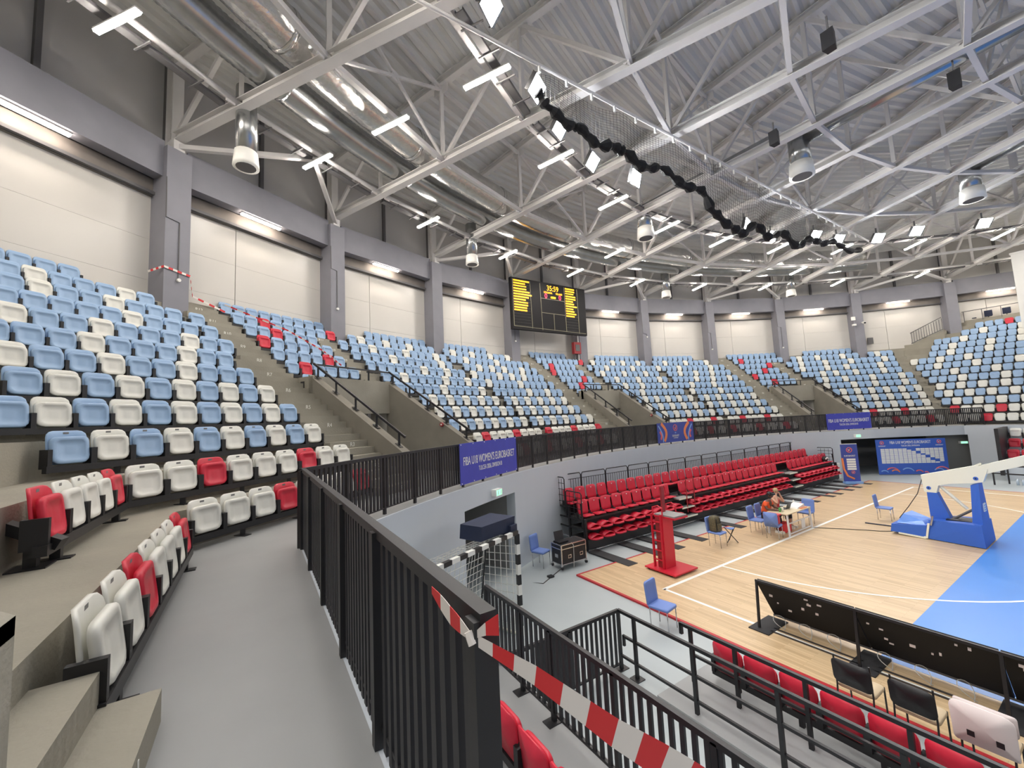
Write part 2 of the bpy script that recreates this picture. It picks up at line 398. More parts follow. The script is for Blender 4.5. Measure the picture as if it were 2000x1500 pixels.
# --- roof deck: ribs run across the radial chords
def zroof(r): return 17.65 + (37.5-r)*.068
deck = bpy.data.objects.new('ceiling', None); COL.objects.link(deck); tag(deck, 'corrugated white metal roof deck', kind='structure')
def deck_bay(a0, a1, fine):
    vs, fs = [], []; r = 37.6; prof = []
    pitch = .42 if fine else 2.0
    while r > 1.0:
        for dr, dz in ((0,0),(.12,0),(.21,.13),(.33,.13)) if fine else ((0,0),):
            prof.append((r-dr, zroof(r-dr)+dz))
        r -= pitch
    for rr, z in prof: vs += [P(a0, rr, z), P(a1, rr, z)]
    fs = [(2*i, 2*i+1, 2*i+3, 2*i+2) for i in range(len(prof)-1)]
    mb = MB(); mb.add(vs, fs); mb.build('deck_panel', 'deck', deck)
for a in COLA: deck_bay(a, a+10, 45 <= a <= 255)
# ================================================================ roof steel, ducts, lamps
NODES = [33.4, 29.7, 26.0, 22.3, 18.6, 14.9, 11.2, 7.4]
ZB = 14.65
def ztop(r): return zroof(r)-.2
tr_names = {}
tang = [a for a in range(55, 246, 10)]
for i, a in enumerate(tang[::-1]):
    where = {0:'highest overhead at the left', 1:'overhead at the far left', 2:'second from the left overhead'}.get(i)
    col_i = [245,235,225].index(a) if a in (245,235,225) else None
    lab = ('white steel roof truss %s' % where) if where else 'white steel roof truss standing on the %s pillar from the left' % ordn(i-3)
    t = thing('roof_truss', lab, 'roof truss', P(a, 36.9, 14.1), group='radial roof trusses')
    MB().ibeam(P(a,36.9,ZB), P(a,3.6,ZB), .30, .30).build('bottom_chord', 'steel', t)
    MB().ibeam(P(a,37.1,ztop(37.1)), P(a,3.6,ztop(3.6)), .26, .30).build('top_chord', 'steel', t)
    for r in NODES:
        MB().bar(P(a,r,ZB+.15), P(a,r,ztop(r)-.1), .14, .14).build('post', 'steel', t)
    for r0, r1 in zip([36.9]+NODES, NODES):
        if r0 in (36.9, 29.7, 22.3, 14.9): MB().bar(P(a,r0-.1,ZB+.1), P(a,r1+.1,ztop(r1)-.1), .13, .13).build('diagonal', 'steel', t)
        else: MB().bar(P(a,r0-.1,ztop(r0)-.1), P(a,r1+.1,ZB+.1), .13, .13).build('diagonal', 'steel', t)
    for r in (29.7, 26.0, 22.3):
        MB().bar(P(a,r+.35,ztop(r)-.25), P(a,r-.35,ztop(r)-.25), .03, .5).build('gusset', 'steel', t)
    MB().bar(P(a,37.0,14.3), P(a,36.6,14.3), .34, .36).build('bearing_plate', 'steel', t)
hub = MB(); hub.tube([P(0,0,ZB-.2), P(0,0,zroof(0)-.1)], 3.8, 36); hub.build('roof_hub', 'steel', label='white steel hub where the roof trusses meet', cat='roof hub')
# rings of steel between the trusses
def ring(r, z, size, label, rnd=False, lo=55, hi=245):
    t = thing('ring_member', label, 'steel ring', P(180, r, z), group='steel rings in the roof')
    for a in range(lo, hi, 10):
        mb = MB()
        if rnd: mb.tube([P(a,r,z), P(a+10,r,z)], size/2, 10)
        else: mb.bar(P(a,r,z), P(a+10,r,z), size, size)
        mb.build('segment', 'steel', t, smooth=rnd)
        for aa in (a+.35, a+9.65) if r > 20 else ():
            pa = P(aa,r,z); pb = P(aa+(.45 if aa-a < 1 else -.45), r, z); MB().bar(pa, pb, .05, size+.12).build('joint_plate', 'steel', t)
    return t
ring(33.4, ZB-.02, .17, 'white lower ring tube nearest the outer wall', True)
ring(29.7, ZB, .16, 'white lower ring beam beside the foil duct')
ring(26.0, ZB, .16, 'white lower ring beam that carries the floodlights')
ring(22.3, ZB, .14, 'white lower ring beam above the court edge')
ring(18.6, ZB, .14, 'white lower ring beam well above the court')
ring(14.9, ZB, .14, 'white lower ring beam nearest the roof centre')
for r, nm in ((29.7,'outer'),(22.3,'middle'),(14.9,'inner')): ring(r, ztop(r)-.28, .13, '%s white ring under the corrugated roof' % nm)
# vertical cross bracing in every second bay, and slanting ties
k = 0
for r in (29.7, 22.3, 14.9):
    for a in range(65, 235, 20):
        t = thing('cross_brace', 'white crossed roof braces, %s from the right, %s ring' % (ordn((a-65)//20), {29.7:'outer',22.3:'middle',14.9:'inner'}[r]), 'roof brace', P(a+5, r, ZB), group='crossed braces between trusses')
        MB().bar(P(a,r,ZB+.1), P(a+10,r,ztop(r)-.3), .09, .09).build('brace_bar', 'steel', t)
        MB().bar(P(a+10,r,ZB+.1), P(a,r,ztop(r)-.3), .09, .09).build('brace_bar', 'steel', t)
        c = (Vector(P(a,r,ZB))+Vector(P(a+10,r,ztop(r)-.2)))/2
        MB().bar(c-Vector(P(a+5,.03)), c+Vector(P(a+5,.03)), .34, .34).build('centre_plate', 'steel', t)
for j, a in enumerate(range(65, 235, 20)):
    t = thing('wall_tie', 'white slanting steel tie down to a pillar, %s from the right' % ordn(j), 'roof brace', P(a, 36.6, 14.2), group='slanting ties at the outer wall')
    MB().bar(P(a,36.7,14.3), P(a+5.2,33.6,ZB-.05), .16, .16).build('tie_bar', 'steel', t); MB().bar(P(a+10,36.7,14.3), P(a+5.2,33.6,ZB-.05), .16, .16).build('tie_bar', 'steel', t)
    MB().bar(P(a+5.0,33.4,ZB-.1), P(a+5.4,33.8,ZB-.1), .3, .05).build('tie_plate', 'steel', t)
# cable trays hung under the two lamp rings
for r, nm in ((33.75,'outer'),(25.7,'inner')):
    t = thing('cable_tray', 'grey perforated cable tray along the %s lamp ring' % nm, 'cable tray', P(180, r, ZB), group='cable trays in the roof')
    for a in range(95, 245, 10):
        mb = MB(); mb.bar(P(a+.6,r,ZB-.12), P(a+9.4,r,ZB-.12), .22, .02); mb.bar(P(a+.6,r-.11,ZB-.08), P(a+9.4,r-.11,ZB-.08), .015, .08); mb.bar(P(a+.6,r+.11,ZB-.08), P(a+9.4,r+.11,ZB-.08), .015, .08)
        mb.build('tray_length', 'dark_steel', t)
        for q in (2, 4.2, 6.4, 8.4): MB().bar(P(a+q,r-.45,ZB-.14), P(a+q,r+.2,ZB-.14), .04, .04).build('hanger', 'dark_steel', t)
# ducts
def duct(name, label, r, z, rad, a0, a1, matn, step, amp, nseg=20):
    L = int(abs(a1-a0)*R_(1)*r/step); pts = [P(a0+(a1-a0)*i/L, r, z) for i in range(L+1)]
    rs = [rad + (amp if i % 2 else 0) for i in range(L+1)]
    t = thing(name, label, 'air duct', P((a0+a1)/2, r, z), group='ring ducts under the roof')
    MB().tube(pts, rad, nseg, rs=rs).build('duct_body', matn, t, smooth=True)
    for a in range(int(min(a0,a1))+6, int(max(a0,a1)), 10):
        MB().tube([P(a,r,z), P(a+.25,r,z)], rad+.035, nseg).build('duct_collar', matn, t, smooth=True)
    return t
duct('spiral_duct', 'ribbed silver air duct curving along the outer wall', 32.25, ZB+.15+.52, .48, 238, 138, 'duct', .085, .022)
duct('foil_duct', 'foil wrapped air duct curving beside the ribbed duct', 30.75, ZB+.15+.66, .60, 238, 140, 'foil', .4, .012)
for j, (a, zb_) in enumerate(((214.6,12.75),(194.9,13.1),(165.5,13.4),(146.5,13.5))):
    t = thing('duct_drop', 'short silver duct with white nozzle hanging by the %s, %s from left' % ('outer wall', ordn(j)), 'air duct', P(a,33.4,zb_), group='hanging air nozzles')
    MB().tube([P(a,33.5,15.4), P(a,33.5,zb_+.5)], .30, 16).build('drop_pipe', 'duct', t, smooth=True)
    MB().tube([P(a,33.5,zb_+.5), P(a,33.5,zb_+.1), P(a,33.5,zb_)], .34, 18, rs=[.32,.36,.37]).build('nozzle', 'white', t, smooth=True)
    MB().tube([P(a,33.5,zb_-.01), P(a,33.5,zb_)], .28, 18).build('nozzle_mouth', 'dark_steel', t)
for j, (q, zb_) in enumerate((((-26.2,-1.6), 13.5), ((-19.6,-.2), 13.6), ((-12.0,4.0), 13.6), ((-16.5,9.5), 13.6))):
    t = thing('duct_drop', 'silver duct elbow with white nozzle over the court, %s from left' % ordn(j), 'air duct', (q[0],q[1],zb_), group='air nozzles over the court')
    MB().tube([(q[0],q[1],15.2), (q[0],q[1],zb_+.55)], .36, 16).build('drop_pipe', 'duct', t, smooth=True)
    MB().tube([(q[0],q[1],zb_+.55), (q[0],q[1],zb_)], .42, 18, rs=[.40,.44]).build('nozzle', 'white', t, smooth=True)
    MB().tube([(q[0],q[1],zb_-.01), (q[0],q[1],zb_)], .34, 18).build('nozzle_mouth', 'dark_steel', t)
    d = Vector((q[0],q[1],0)).normalized()
    MB().tube([Vector((q[0],q[1],15.1)), Vector((q[0],q[1],15.1))+d*-6], .24, 14).build('branch_pipe', 'duct', t, smooth=True)
# linear lamps
lamp_me = MB().box(-.75,.75,-.06,.06,0,.05).mesh('lamp_body', ('lamp',)); lamp_ho = MB().box(-.77,.77,-.075,.075,.05,.10).mesh('lamp_housing', ('steel',))
def lamp(name, label, loc, rot, group, me=lamp_me, ho=lamp_ho):
    t = thing(name, label, 'lamp', loc, rot, group=group)
    obj('lamp_tube', me, t); obj('lamp_housing', ho, t); return t
for r, nm in ((33.2,'outer ring'),(29.6,'middle ring'),(25.9,'inner ring')):
    for j, a in enumerate(range(240, 100, -10)):
        if r == 29.6 and a not in (210, 180, 150, 120): continue
        lamp('linear_lamp', 'glowing white linear roof lamp, %s, %s from the left' % (nm, ordn(j)), P(a+.5, r, ZB-.42), R_(a+.5), 'linear roof lamps')
wl_me = MB().box(-.06,.06,-.78,.78,-.06,0).mesh('lamp_body', ('wall_lamp',)); wl_ho = MB().box(-.08,.08,-.8,.8,0,.05).mesh('lamp_housing', ('steel',))
for j, a in enumerate(range(240, 90, -10)):
    lamp('wall_lamp', 'glowing white lamp under the grey ring beam, %s from the left' % ordn(j), P(a+.25, 36.86, 13.04), R_(a+.25), 'lamps under the ring beam', wl_me, wl_ho)
# floodlights
fl_pos = [(-20.2,-14.2,13.9),(-21.6,-11.9,13.9),(-22.4,-10.4,13.8),(-23.2,-8.2,13.8),(-22.6,-6.6,13.3),(-22.5,1.1,13.2),(-23.2,5.2,13.8),(-22.0,7.4,13.8),(-21.6,9.3,13.8),(-20.4,11.3,13.8),(-19.0,12.2,13.8),(-16.9,14.8,13.9)]
fl_all = fl_pos + [(-18.0,-16.4,13.9),(-15.2,-19.0,13.9),(-11.5,-21.6,13.9),(-6,-23.8,13.9),(0,-24.5,13.9),(6,-23.8,13.9),(12,-21.2,13.9),(17,-17.4,13.9),(21,-12,13.9),(23,-5,13.9),(23,5,13.9),(21,12,13.9),(17,17.4,13.9),(12,21.2,13.9),(6,23.8,13.9),(0,24.5,13.9),(-6,23.8,13.9),(-12,20.6,13.9)]
dark = {4, 5}
for j, (x, y, z) in enumerate(fl_all):
    tgt = Vector((x*.25, y*.25, 0)) if j < 12 else Vector((x*.3, y*.3, 0))
    d = (tgt-Vector((x,y,z))).normalized()
    if j in dark: d = Vector((.95, .2, -.25)).normalized()
    rt = d.cross(Vector((0,0,1))).normalized(); u = rt.cross(d)
    if j < 12:
        where = ['at the top of the picture','left of the net end','below the net end','seen edge-on beside the net','dark backed under the net','dark backed at the low part of the net','glaring right of the net','small and bright past the net','bright above the far pillars','bright right of the far lamps','diamond shaped near the right','glaring at the right edge'][j]
        t = thing('floodlight', 'roof floodlight %s' % where, 'floodlight', (x,y,z), group='roof floodlights')
    else:
        t = thing('floodlight', 'roof floodlight out of view, %s round the ring' % ordn(j-12), 'floodlight', (x,y,z), group='roof floodlights')
    c = Vector((x,y,z)); q = [c+rt*.32+u*.27, c-rt*.32+u*.27, c-rt*.32-u*.27, c+rt*.32-u*.27]
    mb = MB(); mb.hexa([v+d*.02 for v in q], [v-d*.12+ (c-v)*.25 for v in q]); mb.build('housing', 'black', t)
    mb = MB(); mb.hexa([c+(v-c)*.93+d*.022 for v in q], [c+(v-c)*.93+d*.03 for v in q]); mb.build('light_face', 'flood', t)
    MB().bar(c-d*.1, c-d*.1+Vector((0,0,.55)), .06, .06).build('bracket', 'dark_steel', t)
    for sgn in (-1, 1): MB().bar(c+rt*.34*sgn-d*.1, c+rt*.34*sgn+d*.04, .015, .5).build('side_fin', 'black', t)
    ld = bpy.data.lights.new('flood_light', 'SPOT'); ld.energy = FLOOD_W; ld.spot_size = R_(125); ld.spot_blend = .8; ld.shadow_soft_size = .3; ld.color = (1, .985, .96)
    lo = bpy.data.objects.new('flood_light', ld); COL.objects.link(lo); lo.location = c+d*.06
    lo.rotation_euler = d.to_track_quat('-Z', 'Y').to_euler(); lo.parent = t; lo.matrix_parent_inverse = Matrix.Translation(-Vector(t.location))
# safety net drawn up under its straight rail
nt_ = thing('safety_net', 'black safety net bunched up under its straight roof rail', 'net', (-21.4, 0, 12.5))
MB().tube([(-21.3,-16,14.35), (-21.3,14,14.35)], .05, 8).build('net_rail', 'steel', nt_)
bun = [(-12.05,13.6),(-11.7,13.3),(-10.86,13.02),(-10.55,13.1),(-9.84,12.8),(-8.92,12.98),(-8.56,12.97),(-7.72,12.7),(-6.61,12.98),(-5.47,12.7),(-4.34,12.82),(-3.61,12.1),(-2.6,11.8),(-1.6,11.7),(-.4,12.35),(.6,12.0),(2.0,12.5),(3.4,12.1),(4.8,12.8),(6.3,12.9),(8,13.3),(10,13.2),(12.2,13.6)]
pts = []
for (y0,z0),(y1,z1) in zip(bun, bun[1:]):
    for q in range(6): f = q/6; f2 = f*f*(3-2*f); pts.append((-21.4+random.uniform(-.02,.02), y0+(y1-y0)*f, z0+(z1-z0)*f2))
MB().tube(pts, .14, 8, rs=[.13+.05*math.sin(i*1.7)+random.uniform(-.02,.03) for i in range(len(pts))]).build('net_bundle', 'black_matt', nt_)
mesh_ = MB()
def zbun(y):
    for (y0,z0),(y1,z1) in zip(bun, bun[1:]):
        if y0 <= y <= y1: return z0+(z1-z0)*(y-y0)/(y1-y0)
    return 13.5
y = -11.9
while y < 8:
    top = 14.3-.35*abs(math.sin(y*1.1))*.8; z0 = zbun(y)
    mesh_.bar((-21.35,y,top), (-21.4,y,z0), .007, .007); y += .16
for f in [i/14 for i in range(15)]:
    ln = []; y = -11.9
    while y < 8: top = 14.3-.28*abs(math.sin(y*1.1)); ln.append((-21.37, y, zbun(y)+(top-zbun(y))*f)); y += .32
    mesh_.tube(ln, .004, 3)
mesh_.build('net_mesh', 'black_matt', nt_, kind='stuff')
for i in range(24): yy = -12+i*1.0; MB().box(-21.33,-21.27,yy-.03,yy+.03,14.12,14.36).build('net_runner', 'white', nt_)
# loudspeakers and roof clutter
for j, (x,y,z) in enumerate(((-16.6,-6.0,13.7),(-19.3,-3.0,13.8),(-15.2,-1.0,13.7))):
    t = thing('loudspeaker', 'small black loudspeaker hanging in the roof, %s from left' % ordn(j), 'loudspeaker', (x,y,z), group='hanging loudspeakers')
    MB().prism([(x-.14,y-.12),(x+.14,y-.12),(x+.1,y+.14),(x-.1,y+.14)], z, z+.5).build('cabinet', 'black', t); MB().bar((x,y,z+.5),(x,y,ZB), .04, .04).build('bracket', 'dark_steel', t)
ARC = [
 ('B2',12,220.83,218.61,'b'*4),
 ('B2',11,220.9,216.42,'bwbbbwb'),
 ('B2',10,221.31,215.91,'bwbbwbbb'),
 ('B2',10,214.86,214.86,'b'*1),
 ('B2',9,222.01,215.92,'bbbbbwbbb'),
 ('B2',9,214.98,214.98,'b'*1),
 ('B2',8,222.36,215.04,'wbbwbbbwbb'),
 ('B2',7,223.37,215.97,'bbbwbbbwbb'),
 ('B2',6,223.6,215.93,'wbbwbbwbbb'),
 ('B2',5,223.96,215.91,'bwbwbwbwbw'),
 ('B2',4,224.97,215.93,'bwbwbwbwbwb'),
 ('B2',3,224.52,215.92,'bwbwbwbwbw'),
 ('B2',2,223.69,215.71,'wwrwwwrww'),
 ('B2',1,223.19,216.27,'wwwrwwwr'),
 ('MA',12,212.01,205.91,'b'*9),
 ('MA',11,212.04,205.83,'bbrbbbbbr'),
 ('MA',10,212.09,208.12,'bbrbbb'),
 ('MA',9,212.14,207.92,'rbbbbb'),
 ('MA',8,212.2,208.0,'bbbbrb'),
 ('MA',7,212.31,208.0,'brbbbb'),
 ('MA',6,212.31,211.59,'b'*2),
 ('B3',12,201.71,196.33,'b'*8),
 ('B4',12,193.64,188.93,'b'*7),
 ('B3',11,204.06,196.3,'bwbbwbbwbbb'),
 ('B4',11,194.52,186.72,'bwbbwbbwbbw'),
 ('B3',10,205.71,205.71,'b'*1),
 ('B3',10,204.78,195.95,'bbwbbbwbbbwb'),
 ('B4',10,194.8,186.12,'bbwbbbbwbbbb'),
 ('B4',10,185.21,185.21,'b'*1),
 ('B3',9,205.64,196.4,'bbbbwbbbbbwb'),
 ('B4',9,194.32,186.17,'bbwbwbwbbwb'),
 ('B4',9,185.22,185.22,'b'*1),
 ('B3',8,205.44,205.44,'b'*1),
 ('B3',8,204.51,196.1,'bbbbbwbbwbb'),
 ('B4',8,194.6,185.52,'wbbbwbwbwbbb'),
 ('B3',7,205.28,194.9,'bbwbbbbwbbwbb'),
 ('B4',7,194.02,186.42,'wbbbbwbbbb'),
 ('B4',7,185.39,185.39,'b'*1),
 ('B3',6,205.26,196.3,'bbbbbwbbbbw'),
 ('B4',6,194.42,185.6,'bbbbbwbbwbb'),
 ('B3',5,204.3,196.12,'bwbwbwbwbw'),
 ('B4',5,194.49,186.47,'bwbwbwbwbw'),
 ('B3',4,204.33,195.91,'wbwbwbwbwb'),
 ('B4',4,194.58,186.2,'wbwbwbwbwb'),
 ('B3',3,204.51,195.88,'bwbwbwbwbw'),
 ('B4',3,194.51,185.99,'bwbwbwbwbw'),
 ('B3',2,203.76,195.9,'wrwwwrwww'),
 ('B4',2,194.33,186.59,'rwwwrwwwr'),
 ('B3',1,204.63,198.03,'wwwwwrww'),
 ('B4',1,196.61,186.22,'rwwwrwwrww'),
 ('MB',12,182.29,177.7,'b'*7),
 ('MB',11,182.33,176.05,'bbbbbbbbr'),
 ('MB',10,182.34,178.33,'brbbbb'),
 ('MB',9,182.4,178.22,'rbbbbb'),
 ('MB',8,182.3,178.18,'bbbbrb'),
 ('MB',7,182.44,178.16,'bbrbbb'),
 ('MB',6,182.44,181.59,'b'*2),
 ('B5',12,172.46,166.39,'b'*9),
 ('B6',12,163.47,158.1,'b'*8),
 ('B5',11,174.2,166.34,'wbbbwbwbbwb'),
 ('B6',11,164.47,156.57,'bbwbbbwbbbw'),
 ('B5',10,175.74,175.74,'b'*1),
 ('B5',10,174.71,165.79,'bbwbbbbwbbbb'),
 ('B6',10,164.96,156.1,'wbbbwbbbbbwb'),
 ('B6',10,155.19,155.19,'b'*1),
 ('B5',9,175.72,166.4,'bwbbbwbbbwbb'),
 ('B6',9,164.3,155.31,'bbwbbwbbwbbb'),
 ('B5',8,175.54,166.24,'bbwbbbwbbbwb'),
 ('B6',8,164.62,155.36,'bbbbwbbwbbwb'),
 ('B5',7,175.55,165.81,'bbwbbwbbbwbb'),
 ('B6',7,164.89,155.47,'bbwbbbwbbbbb'),
 ('B5',6,175.15,166.22,'bbbwbbbbbbb'),
 ('B6',6,164.42,155.51,'wbbbbwbbbbb'),
 ('B5',5,174.39,166.16,'bwbwbwbwbw'),
 ('B6',5,164.43,156.27,'bwbwbwbwbw'),
 ('B5',4,174.43,165.93,'wbwbwbwbwb'),
 ('B6',4,164.47,156.09,'wbwbwbwbwb'),
 ('B5',3,174.55,165.79,'bwbwbwbwbw'),
 ('B6',3,164.46,155.89,'bwbwbwbwbw'),
 ('B5',2,174.02,166.17,'wwwrwwwrw'),
 ('B6',2,164.37,156.58,'wwrwwwrww'),
 ('B5',1,174.52,167.62,'wwrwwrww'),
 ('B6',1,165.74,156.18,'rwwwrwwwrw'),
 ('MC',12,152.22,146.0,'b'*9),
 ('MC',11,152.2,145.92,'brbbbbbbb'),
 ('MC',10,152.28,148.3,'bbbbbr'),
 ('MC',9,152.35,148.27,'bbbrbb'),
 ('MC',8,152.36,148.08,'rbbbbb'),
 ('MC',7,152.33,148.09,'bbrbbb'),
 ('MC',6,152.4,151.58,'b'*2),
 ('B7',12,141.65,136.31,'b'*8),
 ('B7',11,144.09,136.24,'bwbbwbbbwbb'),
 ('B7',11,134.4,132.29,'bwbb'),
 ('B7',10,145.54,132.85,'bbwbbbwbbbwbbbbwb'),
 ('B7',9,145.49,133.34,'bwbbbwbbwbbbbwbb'),
 ('B7',8,145.44,133.81,'bbbwbwbbwbbbwbb'),
 ('B7',7,144.49,133.49,'bwbbwbbbwbbbwb'),
 ('B7',6,144.54,134.05,'wbbbwbbwbbbwb'),
 ('B7',5,144.44,134.54,'bwbwbwbwbwbw'),
 ('B7',4,144.38,135.12,'wbwbwbwbwbw'),
 ('B7',3,144.34,135.79,'bwbwbwbwbw'),
 ('B7',2,144.35,136.56,'wrwwwrwww'),
 ('B7',1,144.09,136.74,'wwrwwwrw'),
]
STR = [
 ('B8',1,1,-19.49,-16.99,'wwrwww'),
 ('B8',2,1,-19.96,-16.98,'rwwwrww'),
 ('B8',3,1,-20.45,-17.03,'bwbwbwbw'),
 ('B8',4,1,-20.93,-17.02,'bwbwbwbwb'),
 ('B8',5,1,-20.94,-17.44,'wbwbwbwb'),
 ('B8',6,1,-21.43,-17.48,'bbbwbbbwb'),
 ('B8',7,1,-21.92,-17.45,'bbbwbbbwbb'),
 ('B8',8,1,-22.37,-17.46,'bbwbbbwbbbw'),
 ('B8',9,1,-22.84,-17.46,'wbbwbbwbbbbb'),
 ('B8',10,1,-21.88,-17.49,'bbwbbbwbbb'),
 ('B8',11,1,-21.86,-17.48,'bbwbbbwbbw'),
 ('B8',12,1,-21.82,-17.49,'bbbwbbbbbw'),
 ('B8',13,1,-20.38,-17.52,'bbwbbbw'),
 ('B8',14,1,-19.7,-17.68,'bbbrb'),
 ('B1',1,-1,-16.48,-19.45,'wwrwwwr'),
 ('B1',2,-1,-18.43,-20.41,'rwwwr'),
]
# ================================================================ folding seats of the terrace
def rrect(w, h, rt, rb, n=4):            # rounded rectangle outline, centred in x, z from 0 to h
    pts = []
    for cx, cz, r, a0 in ((w/2-rb, rb, rb, -90), (w/2-rt, h-rt, rt, 0), (-w/2+rt, h-rt, rt, 90), (-w/2+rb, rb, rb, 180)):
        for i in range(n+1): a = R_(a0+90*i/n); pts.append((cx+r*math.cos(a), cz+r*math.sin(a)))
    return pts
def shell(w, h, rt, rb, yf, thick, inset=None, n=3, cz=None):
    """panel with rounded outline; yf(x,z) is its front surface; returns verts, faces"""
    o = rrect(w, h, rt, rb, n); N = len(o); c = (0, h/2)
    rings = [(1.0, -thick), (1.0, -.012), (.95, 0)] + ([(.74, 0), (.72, -inset), (.3, -inset)] if inset else [(.6, 0)])
    vs, fs = [], []
    for s, dy in rings:
        for x, z in o: X = c[0]+(x-c[0])*s; Z = c[1]+(z-c[1])*s; vs.append((X, yf(X, Z)+dy, Z))
    for i in range(len(rings)-1):
        for j in range(N): fs.append((i*N+j, i*N+(j+1)%N, (i+1)*N+(j+1)%N, (i+1)*N+j))
    vs.append((0, yf(0, h/2)-(inset or 0), h/2)); L = len(rings)-1
    for j in range(N): fs.append((L*N+j, L*N+(j+1)%N, len(vs)-1))
    vs.append((0, yf(0, h/2)-thick, h/2))
    for j in range(N): fs.append(((j+1)%N, j, len(vs)-1))
    return vs, fs
def up(vs, dz): return [(x, y, z+dz) for x, y, z in vs]
bk = shell(.445, .47, .09, .05, lambda x, z: -.055-.10*z+.9*x*x, .03)
pn = shell(.425, .375, .07, .10, lambda x, z: .075-.14*z-.25*x*x, .05, inset=.006)
SEAT = {}
for c, mn in (('b','seat_blue'),('w','seat_white'),('r','seat_red')):
    SEAT[c] = (MB().add(up(bk[0], .205), bk[1]).mesh('backrest', (mn,), True), MB().add(up(pn[0], .215), pn[1]).mesh('seat_pan', (mn,), True))
brk = MB().box(-.024,.024,-.10,.07,.16,.42); brk.box(-.012,.012,-.05,.05,.10,.2); brk_me = brk.mesh('bracket', ('black',))
plate_me = MB().box(-.032,.032,-.008,.002,-.014,.014).mesh('number_plate', ('plate',))
CN = {'b':'blue','w':'white','r':'red'}
BD = {'B1':'block beside the near concrete steps','B2':'large block at the left','MA':'small block above the nearest stairwell','B3':'block right of the nearest stairwell','B4':'block left of the middle stairs'}
allseats = []
for b, k, a0, a1, c in ARC:
    n = len(c)
    for i, q in enumerate(c):
        a = a0+(a1-a0)*(i/(n-1) if n > 1 else 0); allseats.append((b, k, i, q, P(a, rpan(k), zrow(k)), R_(a+90), a))
for b, k, s, x0, x1, c in STR:
    n = len(c)
    for i, q in enumerate(c):
        x = x0+(x1-x0)*i/(n-1); allseats.append((b, k, i, q, (x, s*ypan(k), zrow(k)), 0 if s < 0 else math.pi, 0))
cam = Vector(CAM)
# running number of each seat in its row and block, counted from the left in the picture
cnt = {}
seq = []
for s in allseats:
    key = (s[0], s[1]); cnt[key] = cnt.get(key, 0)+1
    seq.append(cnt[key]-1)
order = sorted(range(len(allseats)), key=lambda i: (Vector(allseats[i][4])-cam).length)
indiv = set(order[:300])
far = {c: [] for c in 'bwr'}
for i, (b, k, j, q, loc, rot, a) in enumerate(allseats):
    if i in indiv:
        idx = seq[i]
        if b == 'B1': idx = cnt[(b,k)]-1-idx; side = 'far end'
        else: side = 'left'
        t = thing('folding_seat', '%s folding seat, %s from %s, %s row, %s' % (CN[q], ordn(idx), side, ordn(k-1), BD.get(b, 'block right of the middle stairwell')), 'seat', loc, rot, group='folding seats on the terrace')
        obj('backrest', SEAT[q][0], t); obj('seat_pan', SEAT[q][1], t)
        for sx in (-.236, .236):
            o = obj('bracket', brk_me, t); o.location = (sx, 0, 0)
        if k <= 3 and b in ('B1','B2'):
            o = obj('number_plate', plate_me, t); o.location = (0, -.088, .64)
    else: far[q].append((loc, rot))
# the remaining distant seats of the terrace
fb = MB()
bk2 = shell(.445, .47, .09, .05, lambda x, z: -.055-.10*z+.9*x*x, .03, n=2); pn2 = shell(.425, .375, .07, .10, lambda x, z: .075-.14*z-.25*x*x, .05, n=2)
for mi, c in enumerate('bwr'):
    for loc, rot in far[c]:
        cs, sn = math.cos(rot), math.sin(rot)
        tf = lambda v, dz: (loc[0]+cs*v[0]-sn*v[1], loc[1]+sn*v[0]+cs*v[1], loc[2]+v[2]+dz)
        fb.add([tf(v, .205) for v in bk2[0]], bk2[1], mi); fb.add([tf(v, .215) for v in pn2[0]], pn2[1], mi)
        for sx in (-.236, .236):
            x0, x1 = sx-.024, sx+.024
            vs = [(x0,-.10,.12),(x1,-.10,.12),(x1,.07,.12),(x0,.07,.12),(x0,-.10,.42),(x1,-.10,.42),(x1,.07,.42),(x0,.07,.42)]
            fb.add([tf(v, 0) for v in vs], [(0,3,2,1),(4,5,6,7),(0,1,5,4),(1,2,6,5),(2,3,7,6),(3,0,4,7)], 3)
fb.build('folding_seats', ('seat_blue','seat_white','seat_red','black'), smooth=False, kind='stuff', label='distant blue, white and red folding seats of the terrace', cat='seats')
# steel beams that carry each run of seats
bi = {}
for b, k, a0, a1, c in ARC:
    r = rpan(k)-.03; e = math.degrees(.27/r); n = max(1, len(c)//2)
    aa = [a0+e+(a1-a0-2*e)*i/n for i in range(n+1)]; bi[(b,k)] = bi.get((b,k), 0)+1
    desc = BD.get(b) or {'MB':'small block above the middle stairwell','B5':'block right of the middle stairwell','B6':'block left of the farthest stairs','MC':'small block above the farthest stairwell','B7':'block right of the farthest stairwell'}[b]
    t = thing('seat_beam', 'black steel beam under the %s seat row%s, %s' % (ordn(k-1), '' if bi[(b,k)] == 1 else ', %s length' % ordn(bi[(b,k)]-1), desc), 'seat beam', P((a0+a1)/2, r, zrow(k)), group='seat beams on the terrace')
    mb = MB()
    for p0, p1 in zip(aa, aa[1:]): mb.bar(P(p0,r,zrow(k)+.15), P(p1,r,zrow(k)+.15), .09, .09)
    mb.build('beam', 'black', t)
    npost = max(1, int(len(c)/2.2))
    for i in range(npost):
        ap = a0+(a1-a0)*(i+.5)/npost; mb = MB(); mb.bar(P(ap,r,zrow(k)), P(ap,r,zrow(k)+.12), .07, .07)
        mb.bar(P(ap,r-.11,zrow(k)+.005), P(ap,r+.11,zrow(k)+.005), .12, .012); mb.build('post', 'black', t)
